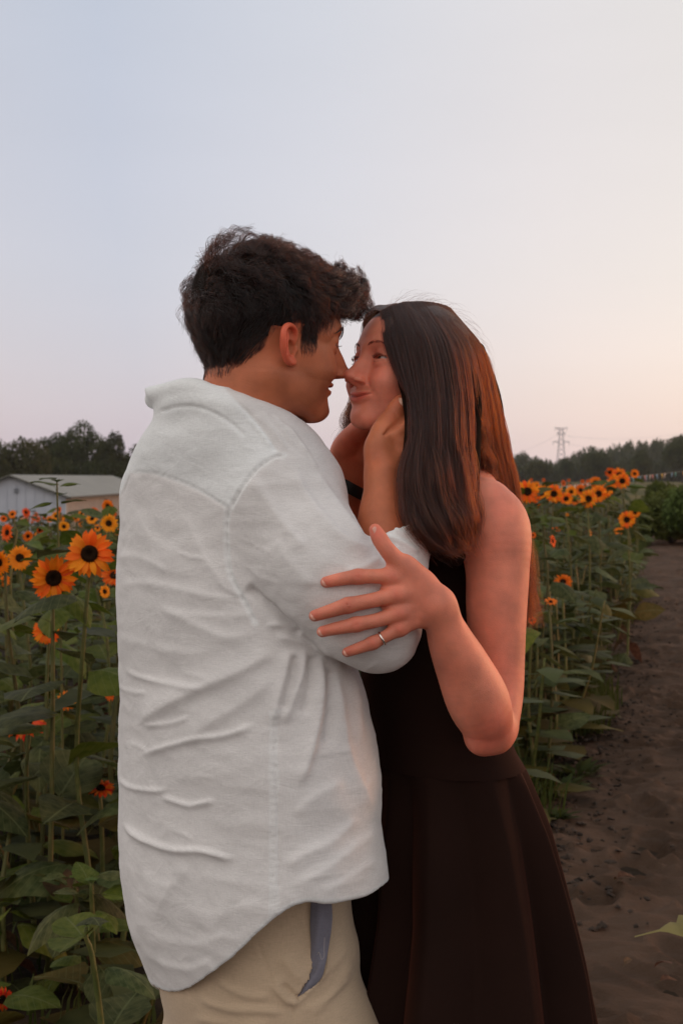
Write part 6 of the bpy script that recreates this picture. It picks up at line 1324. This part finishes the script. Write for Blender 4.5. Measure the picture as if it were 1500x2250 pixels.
def guide_strands(key, n, m, gen, thick, wave=0.0075):
    G = np.array([catmull([P(*p) for p in g], 8)[np.linspace(0, 8 * (len(g) - 1), m).astype(int)] for g in GW[key]])
    u = gen.random(n) * (len(G) - 1); i = np.minimum(u.astype(int), len(G) - 2); f = (u - i)[:, None, None]
    S = G[i] * (1 - f) + G[i + 1] * f; s = np.linspace(0, 1, m)[None]
    dep = gen.random(n)[:, None] ** 1.4; S[:, :, 1] += dep * thick * np.clip(s * 5, 0.12, 1)
    cl = u * 30 / (len(G) - 1) + gen.normal(0, 0.5, n); lay_ = np.floor(dep[:, 0] * 3); seed = cl * 7.13 + lay_ * 3.71
    nz = lambda a, b: vnoise(np.stack([np.broadcast_to(seed[:, None], (n, m)), s * 5.0 + np.zeros((n, m)), np.full((n, m), a)], -1), b)
    am = wave * (0.12 + 0.9 * s + 1.9 * s ** 3)
    S[:, :, 0] += nz(0.5, 4) * am * 1.5; S[:, :, 1] += nz(1.5, 5) * am * 1.7
    ind = gen.normal(0, 1, (n, 3)); S += ind[:, None] * (0.0010 + 0.0036 * s ** 1.3)[..., None] * [1, 1, 0.2]
    cut = 0.80 + 0.10 * gen.random(n) + 0.10 * (0.5 + 0.5 * vnoise(np.stack([u * 9, dep[:, 0] * 3, 0 * u], 1), 6)) if key != 'far' else np.ones(n)
    idx = np.clip(s[0][None] * cut[:, None] * (m - 1), 0, m - 1.001); i0 = idx.astype(int); fr = (idx - i0)[..., None]; r = np.arange(n)[:, None]
    S = S[r, i0] * (1 - fr) + S[r, i0 + 1] * fr
    Pl = HW.l(S.reshape(-1, 3))                       # keep every strand outside the skull
    for c_, r_ in (((-0.006, 0, 0.047), (0.092, 0.077, 0.081)), ((0.034, 0, 0.046), (0.060, 0.063, 0.061))):
        q_ = (Pl - c_) / np.array(r_); l_ = np.linalg.norm(q_, axis=1); t_ = 1.035 + 0.05 * np.repeat(gen.random(n), m); ins = (l_ < t_) & (Pl[:, 2] > 0.01); Pl[ins] = (np.array(c_) + q_ / l_[:, None] * t_[:, None] * np.array(r_))[ins]
    S = HW.w(Pl).reshape(n, m, 3)
    fly = gen.random(n) < 0.035; w = unit(gen.normal(0, 1, (fly.sum(), 3)))[:, None]
    S[fly] += w * ((np.linspace(0, 1, m) ** 1.3)[None, :, None] * 0.022) * gen.random((fly.sum(), 1, 1))
    return S
g2 = np.random.default_rng(12); kf = 1.0 if FINAL else 0.5
HF = guide_strands('front', int(17000 * kf), 30, g2, 0.030); HB = guide_strands('back', int(10000 * kf), 30, g2, 0.045); HMID = guide_strands('mid', int(5000 * kf), 28, g2, 0.04); HFAR = guide_strands('far', int(1500 * kf), 26, g2, 0.03)
# short flyaways standing over the crown
def crown_fly(n, gen):
    t = gen.random(n); G = catmull([P(850, 672, 2.06), P(900, 661, 2.06), P(950, 666, 2.08), P(1000, 690, 2.10), P(1040, 735, 2.10), P(1065, 790, 2.11)], 10)
    b = G[(t * (len(G) - 1)).astype(int)] + gen.normal(0, .004, (n, 3)); tn = np.gradient(G, axis=0)[(t * (len(G) - 1)).astype(int)]; tn = unit(tn)
    up = unit(np.stack([-tn[:, 2], 0 * t, tn[:, 0]], 1)); up[up[:, 2] < 0] *= -1
    s = np.linspace(0, 1, 12)[None, :, None]; L = 0.015 + 0.03 * gen.random((n, 1, 1)); a = gen.random((n, 1, 1))
    return b[:, None] + tn[:, None] * L * s + up[:, None] * (0.010 * a * np.sin(s * 2.6)) + gen.normal(0, .002, (n, 1, 3)) * s
HFLY = crown_fly(130, g2)
def woman_mass():
    s = SDF(); k = 0.9
    s.ell(HW.w(np.array([-0.006, 0, 0.047])), (0.091 * k, 0.076 * k, 0.081 * k), 0.02, HW.R)
    for key, dy, rr in (('front', 0.022, 0.016), ('back', 0.055, 0.018), ('far', 0.02, 0.006)):
        for gi, g in enumerate(GW[key]):
            pts = [P(*p) + [0.0, dy, 0] for p in g][1:]
            if key == 'front' and gi == 0: pts = [p + [0.012, 0.004, 0] for p in pts]
            if key == 'back' and gi == 3: pts = [p - [0.032, 0, 0] for p in pts]
            if key == 'far' and gi < 2: continue
            s.tube(pts, np.interp(np.arange(len(pts)), [0, 1, len(pts) - 2, len(pts) - 1], [rr * .7, rr, rr * .9, rr * .25]), 0.012, n=4)
    # keep the face clear
    s.ell(HW.w(np.array([0.075, -0.01, -0.02])), (0.060, 0.062, 0.105), 0.006, HW.R, '-')
    return net(s, (0.0, 1.90, 1.20), (0.31, 2.27, 1.72), 0.004)
VHW, QHW = woman_mass()
# ---- brows and lashes
def surf_x(V, y, z):
    m = (np.abs(V[:, 1] - y) < 0.0022) & (np.abs(V[:, 2] - z) < 0.0022) & (V[:, 0] > 0.03); return V[m, 0].max() if m.any() else 0.08
def brow(V, fr, sg, pts, n, ln, th, gen):
    pts = catmull([(0, sg * a, b) for a, b in pts], 8); t = gen.random(n); w = np.sin(np.clip(t * 1.1 + .12, 0, 1) * math.pi) ** 0.5; j = t * (len(pts) - 1); c = np.stack([np.interp(j, np.arange(len(pts)), pts[:, k]) for k in range(3)], 1)
    c[:, 2] += gen.uniform(-1, 1, n) * th * w; S = np.zeros((n, 5, 3))
    for i in range(n):
        d = np.array([0, sg * 1.0, 0.9 - 1.5 * t[i]]); d /= np.linalg.norm(d)
        for q in range(5):
            p = c[i] + d * ln * q / 4; S[i, q] = (surf_x(V, p[1], p[2]) + 0.0003 + 0.0012 * math.sin(q / 4 * 2.2), p[1], p[2])
    return fr.w(S.reshape(-1, 3)).reshape(S.shape)
def lash(V, fr, sg, zc, half, n, ln, gen, up=1, droop=0.0):
    S = np.zeros((n, 6, 3))
    for i in range(n):
        t = gen.random() * 2 - 1; y = sg * (0.0325 + half * t); z = zc + up * 0.0036 * (1 - t * t) ; x = surf_x(V, y, z)
        d = np.array([0.75, sg * 0.55 * (t + 0.35), 0.35 * up - droop]); d /= np.linalg.norm(d)
        for q in range(6):
            s = q / 5; S[i, q] = np.array([x - 0.0006, y, z]) + d * ln * s + np.array([0, 0, up * 0.30 * ln * s * s])
    return fr.w(S.reshape(-1, 3)).reshape(S.shape)
g3 = np.random.default_rng(5)
BRM = np.concatenate([brow(VM, HM, sg, [(0.011, 0.030), (0.022, 0.036), (0.038, 0.041), (0.052, 0.034)], 420, 0.009, 0.0040, g3) for sg in (-1, 1)])
BRW = np.concatenate([brow(VW, HW, sg, [(0.012, 0.0325), (0.022, 0.0375), (0.036, 0.0385), (0.052, 0.031)], 210, 0.006, 0.0021, g3) for sg in (-1, 1)])
LAM = np.concatenate([lash(VM, HM, sg, 0.0135, 0.0135, 60, 0.008, g3, 1, 0.5) for sg in (-1, 1)])
LAW = np.concatenate([lash(VW, HW, sg, 0.0140, 0.0150, 150, 0.0048, g3) for sg in (-1, 1)] + [lash(VW, HW, sg, 0.0115, 0.0130, 20, 0.003, g3, -1) for sg in (-1, 1)])
# ------------------------------------------------------------------ assemble the two people
taper = lambda m, r: (np.linspace(1.0, 0.35, m) * r)[None]
def make_man():
    root = empty('person', (P(565, 0, 2.1)[0], 2.1, 0))
    tag(root, 'person in white linen shirt and tan trousers holding the other face in both hands', 'person', 'embracing couple')
    o = np.array(root.location)
    # hidden body below the clothes joins head, arms and legs
    s = SDF(); tab = [(a, l + 24, r - 24, y) for a, l, r, y in SHIRT_TAB[5:15]]; loft_op(s, tab, TH, 1.7)
    s.tube([P(640, 1100, 1.97), P(722, 1270, 1.93), P(812, 1370, 1.91)], [.05, .05, .042], 0.03)
    s.tube([P(380, 1100, 2.22), P(480, 1310, 2.34), P(640, 1330, 2.31)], [.05, .045, .043], 0.03)
    vb, qb = net(s, (-0.4, 1.8, 0.7), (0.2, 2.5, 1.6), 0.012)
    pv, pq = joinm([(VMw, QM), (VR, QR), (VL, QL), (vb, qb)])
    tint = np.concatenate([TM, TR, TL, np.tile(SKIN_M, (len(vb), 1))])
    link('body', mesh('body', pv - o, pq, (M_SKIN_M,), attrs={'tint': tint}), root)
    eyes = [eyeball(HM, g, (1, 0.05, -.10), root, ZM) for g in (-1, 1)]
    for e in eyes: e.data.transform(Matrix.Translation(-Vector(o)))
    hm = link('hair', mesh('hair', VHM - o, QHM, (M_SCALP,)), root)
    strands('hair_strands', HAIRM - o, taper(HAIRM.shape[1], 0.00019), M_HAIR_M, hm)
    strands('eyebrow', BRM - o, taper(5, 0.00018), M_BROW, root); strands('eyelashes', LAM - o, taper(6, 0.00014), M_BROW, root)
    sh = link('shirt', mesh('shirt', VS - o, QS, (M_LINEN,), attrs={'layer': lay}), root)
    tr = link('trousers', mesh('trousers', VT - o, QT, (M_CHINO,), attrs={'layer': np.zeros(len(VT))}), root)
    # pocket lining leaves
    Y0 = depth_at(VT, 640, 2120, 9)
    rows = [[(684, 1972, Y0 + .016), (700, 1972, Y0 + .012), (716, 1972, Y0 + .011), (728, 1974, Y0 + .012)], [(682, 2030, Y0 + .016), (700, 2030, Y0 + .008), (712, 2035, Y0 + .012), (730, 2020, Y0 + .012)],
            [(684, 2080, Y0 + .016), (696, 2070, Y0 + .009), (710, 2080, Y0 + .015), (724, 2070, Y0 + .013)], [(680, 2130, Y0 + .016), (692, 2125, Y0 + .013), (702, 2120, Y0 + .008), (714, 2120, Y0 + .012)],
            [(664, 2165, Y0 + .016), (676, 2160, Y0 + .010), (690, 2155, Y0 + .009), (704, 2150, Y0 + .012)], [(648, 2196, Y0 + .014), (656, 2190, Y0 + .010), (666, 2182, Y0 + .010), (676, 2178, Y0 + .013)]]
    v, q = sheet(rows, 6); pl = link('pocket_lining', mesh('pocket_lining', v - o, q, (M_LINING,), attrs={'layer': np.zeros(len(v))}), tr)
    md = pl.modifiers.new('t', 'SOLIDIFY'); md.thickness = 0.001
    # loose thread from the lining
    th = catmull([P(713, 2060, Y0 + .002), P(712, 2085, Y0 + .002), P(712, 2100, Y0), P(707, 2108, Y0), P(703, 2098, Y0), P(700, 2092, Y0 + .002), P(697, 2098, Y0 + .004)], 6)
    v, f = tube_geo(th, 0.0004, 5); link('thread', mesh('thread', v - o, f, (mat('pale_thread', (.40, .36, .35), .7),)), pl)
    # shoes
    msh = noise_mat('brown_leather', (.06, .035, .02), (.10, .06, .035), 12, 0.5, 0.2)
    for px, Y in ((655, 2.05), (462, 2.20)):
        c = P(px, 0, Y); c[2] = 0.0; s = SDF(); f = np.array([math.cos(TH), math.sin(TH), 0])
        s.tube([c + [0, 0, .06] - f * .06, c + [0, 0, .055], c + f * .10 + [0, 0, .038], c + f * .17 + [0, 0, .032]], [.048, .050, .042, .034], 0.02); s.ell(c + [0, 0, .09], (.05, .05, .04), 0.02)
        s.fn(lambda p: -p[:, 2] + 0.002, c, 0.4, 0.004, '&'); v, q = net(s, c - .3, c + .3, 0.008); link('shoe', mesh('shoe', v - o, q, (msh,)), root)
    for px, py, Y, d, w, l in ((877.5, 884.5, CH - .0192, (9, -15), .0064, .0072),):
        n_ = nail(px, py, Y, d, w, l, M_NAIL_M, (-0.35, -1, 0.25), root); n_.data.transform(Matrix.Translation(-Vector(o)))
    # watch on the far wrist
    w = empty('wristwatch', (0, 0, 0)); w.parent = root
    a0, a1 = P(765, 1080, 2.205), P(758, 1098, 2.215); c = (a0 + a1) / 2; ax = unit(a0 - a1)
    ax = unit(P(752, 1050, 2.2) - P(776, 1106, 2.22)); ax = unit(np.array([0.48, -0.03, 0.87])); u = unit(np.cross(ax, [0, 1, 0])); vv = np.cross(ax, u)
    def ring(cc, r1, r2, half, th_, n=48, tw=0.0):
        V = []; Fs = []
        for i in range(n):
            a = 2 * math.pi * i / n; dirn = u * math.cos(a) * r1 + vv * math.sin(a) * r2; ou = unit(dirn)
            for k, t in ((-half, 0), (half, 0), (half, th_), (-half, th_)): V.append(cc + dirn + ou * t + ax * k)
        for i in range(n):
            j = (i + 1) % n
            for k in range(4): Fs.append((i * 4 + k, i * 4 + (k + 1) % 4, j * 4 + (k + 1) % 4, j * 4 + k))
        return V, Fs
    cc = P(764, 1068, 2.205)
    v, f = ring(cc, .0338, .0325, .0088, .0022); st2 = link('strap', mesh('strap', np.array(v) - o, f, (mat('black_rubber', (.006, .010, .010), .45, .4),), smooth=False), root); bpy.data.objects.remove(w)
    st2.name = 'watch_strap'
    mb = MB(); g = mat('steel', (.6, .55, .52), .3, .5, Metallic=1.0)
    for dx in (0, 7): mb.tube([P(738 + dx, 1062 + dx * .45, 2.167), P(741 + dx, 1076 + dx * .45, 2.167)], .0009, 6)
    mb.tube([P(738, 1062, 2.167), P(745, 1065, 2.167)], .0009, 6); mb.tube([P(741, 1076, 2.167), P(748, 1079, 2.167)], .0009, 6)
    b = mb.build('buckle', g, st2, True); b.data.transform(Matrix.Translation(-Vector(o)))
    return root
def make_woman():
    root = empty('person', (P(985, 0, 2.155)[0], 2.155, 0))
    tag(root, 'person with long brown hair in a sleeveless black dress, hand on the white sleeve', 'person', 'embracing couple')
    o = np.array(root.location); T = Matrix.Translation(-Vector(o))
    s = SDF(); tab = [(a, l + 14, r - 14, y) for a, l, r, y in BOD_TAB[:-2]]; loft_op(s, tab, THW, 1.45)
    s.tube([P(1062, 1122, 2.03), P(1000, 1110, 2.12), P(900, 1130, 2.26)], [.045, .05, .045], 0.04)
    s.tube([P(985, 980, 2.10), P(990, 1120, 2.14)], [.048, .06], 0.04)
    s.tube([P(885, 1140, 2.30), P(850, 1300, 2.36), P(790, 1350, 2.36), P(740, 1250, 2.34)], [.045, .036, .032, .026], 0.02)
    for px, Y in ((1010, 2.10), (960, 2.22)): s.tube([P(px, 1780, 2.15), P(px, 2300, Y), P(px + 8, 2800, Y), (P(px + 5, 0, Y)[0], Y, .09)], [.07, .065, .055, .038], 0.03)
    vb, qb = net(s, (-0.06, 1.9, 0.03), (0.36, 2.5, 1.56), 0.010)
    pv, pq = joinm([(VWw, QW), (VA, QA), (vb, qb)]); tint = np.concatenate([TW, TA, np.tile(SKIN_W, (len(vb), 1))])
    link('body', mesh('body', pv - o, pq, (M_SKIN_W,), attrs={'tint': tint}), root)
    for g in (-1, 1): e = eyeball(HW, g, (1, -.25, .10), root, ZW); e.data.transform(T)
    hm = link('hair', mesh('hair', VHW - o, QHW, (M_SCALP_W,)), root)
    for S, r in ((HF, .00023), (HB, .00022), (HMID, .00022), (HFAR, .00020), (HFLY, .00008)): strands('hair_strands', S - o, taper(S.shape[1], r), M_HAIR_W, hm)
    strands('eyebrow', BRW - o, taper(5, 0.00007), M_HAIR_W, root); strands('eyelashes', LAW - o, taper(6, 0.00009), M_BROW, root)
    d = link('dress', mesh('dress', VB - o, QB, (M_DRESS,)), root)
    k = link('skirt', mesh('skirt', VK - o, QK, (M_DRESS,)), d)
    for c, l in zip(wf, (.0062, .0066, .0064, .0054)):
        t = c[-1]; p = c[-2]; dx, dy = t[0] - p[0], t[1] - p[1]; n_ = nail(t[0] - dx * .05, t[1] - dy * .05, t[2] - t[3] * 0.93, (dx, dy), t[3] * .74, l, M_NAIL_W, (-0.22, -1, 0.12), root); n_.data.transform(T)
    n_ = nail(828, 1168, 1.8200, (-8, -17), .0042, .0072, M_NAIL_W, (0.75, -1, 0.30), root); n_.data.transform(T)
    # ring
    c = P(838.5, 1402.5, 1.8286); ax = unit(P(818, 1413, 1.828) - P(860, 1390, 1.829)); u = unit(np.cross(ax, [0, 1, 0])); v2 = np.cross(ax, u)
    V = []; Fs = []
    for i in range(36):
        a = i / 36 * 2 * math.pi; e = u * math.cos(a) + v2 * math.sin(a)
        for j in range(8):
            b = j / 8 * 2 * math.pi; V.append(c + e * (.0093 + .0010 * math.cos(b)) + ax * (.0014 * math.sin(b)))
    for i in range(36):
        for j in range(8): Fs.append((i * 8 + j, i * 8 + (j + 1) % 8, ((i + 1) % 36) * 8 + (j + 1) % 8, ((i + 1) % 36) * 8 + j))
    link('ring', mesh('ring', np.array(V) - o, Fs, (mat('silver', (.8, .74, .68), .22, .5, Metallic=1.0),)), root)
    msh = mat('sandal', (.12, .07, .04), .6)
    for px, Y in ((1015, 2.10), (965, 2.22)):
        cc = P(px, 0, Y); cc[2] = 0.0; s = SDF(); f = np.array([math.cos(THW), math.sin(THW), 0])
        s.tube([cc + [0, 0, .05] - f * .04, cc + [0, 0, .045], cc + f * .10 + [0, 0, .025], cc + f * .15 + [0, 0, .022]], [.036, .040, .036, .028], 0.02)
        s.fn(lambda p: -p[:, 2] + 0.002, cc, 0.4, 0.004, '&'); v, q = net(s, cc - .25, cc + .25, 0.008); link('shoe', mesh('shoe', v - o, q, (msh,)), root)
    return root
man = make_man(); woman = make_woman()
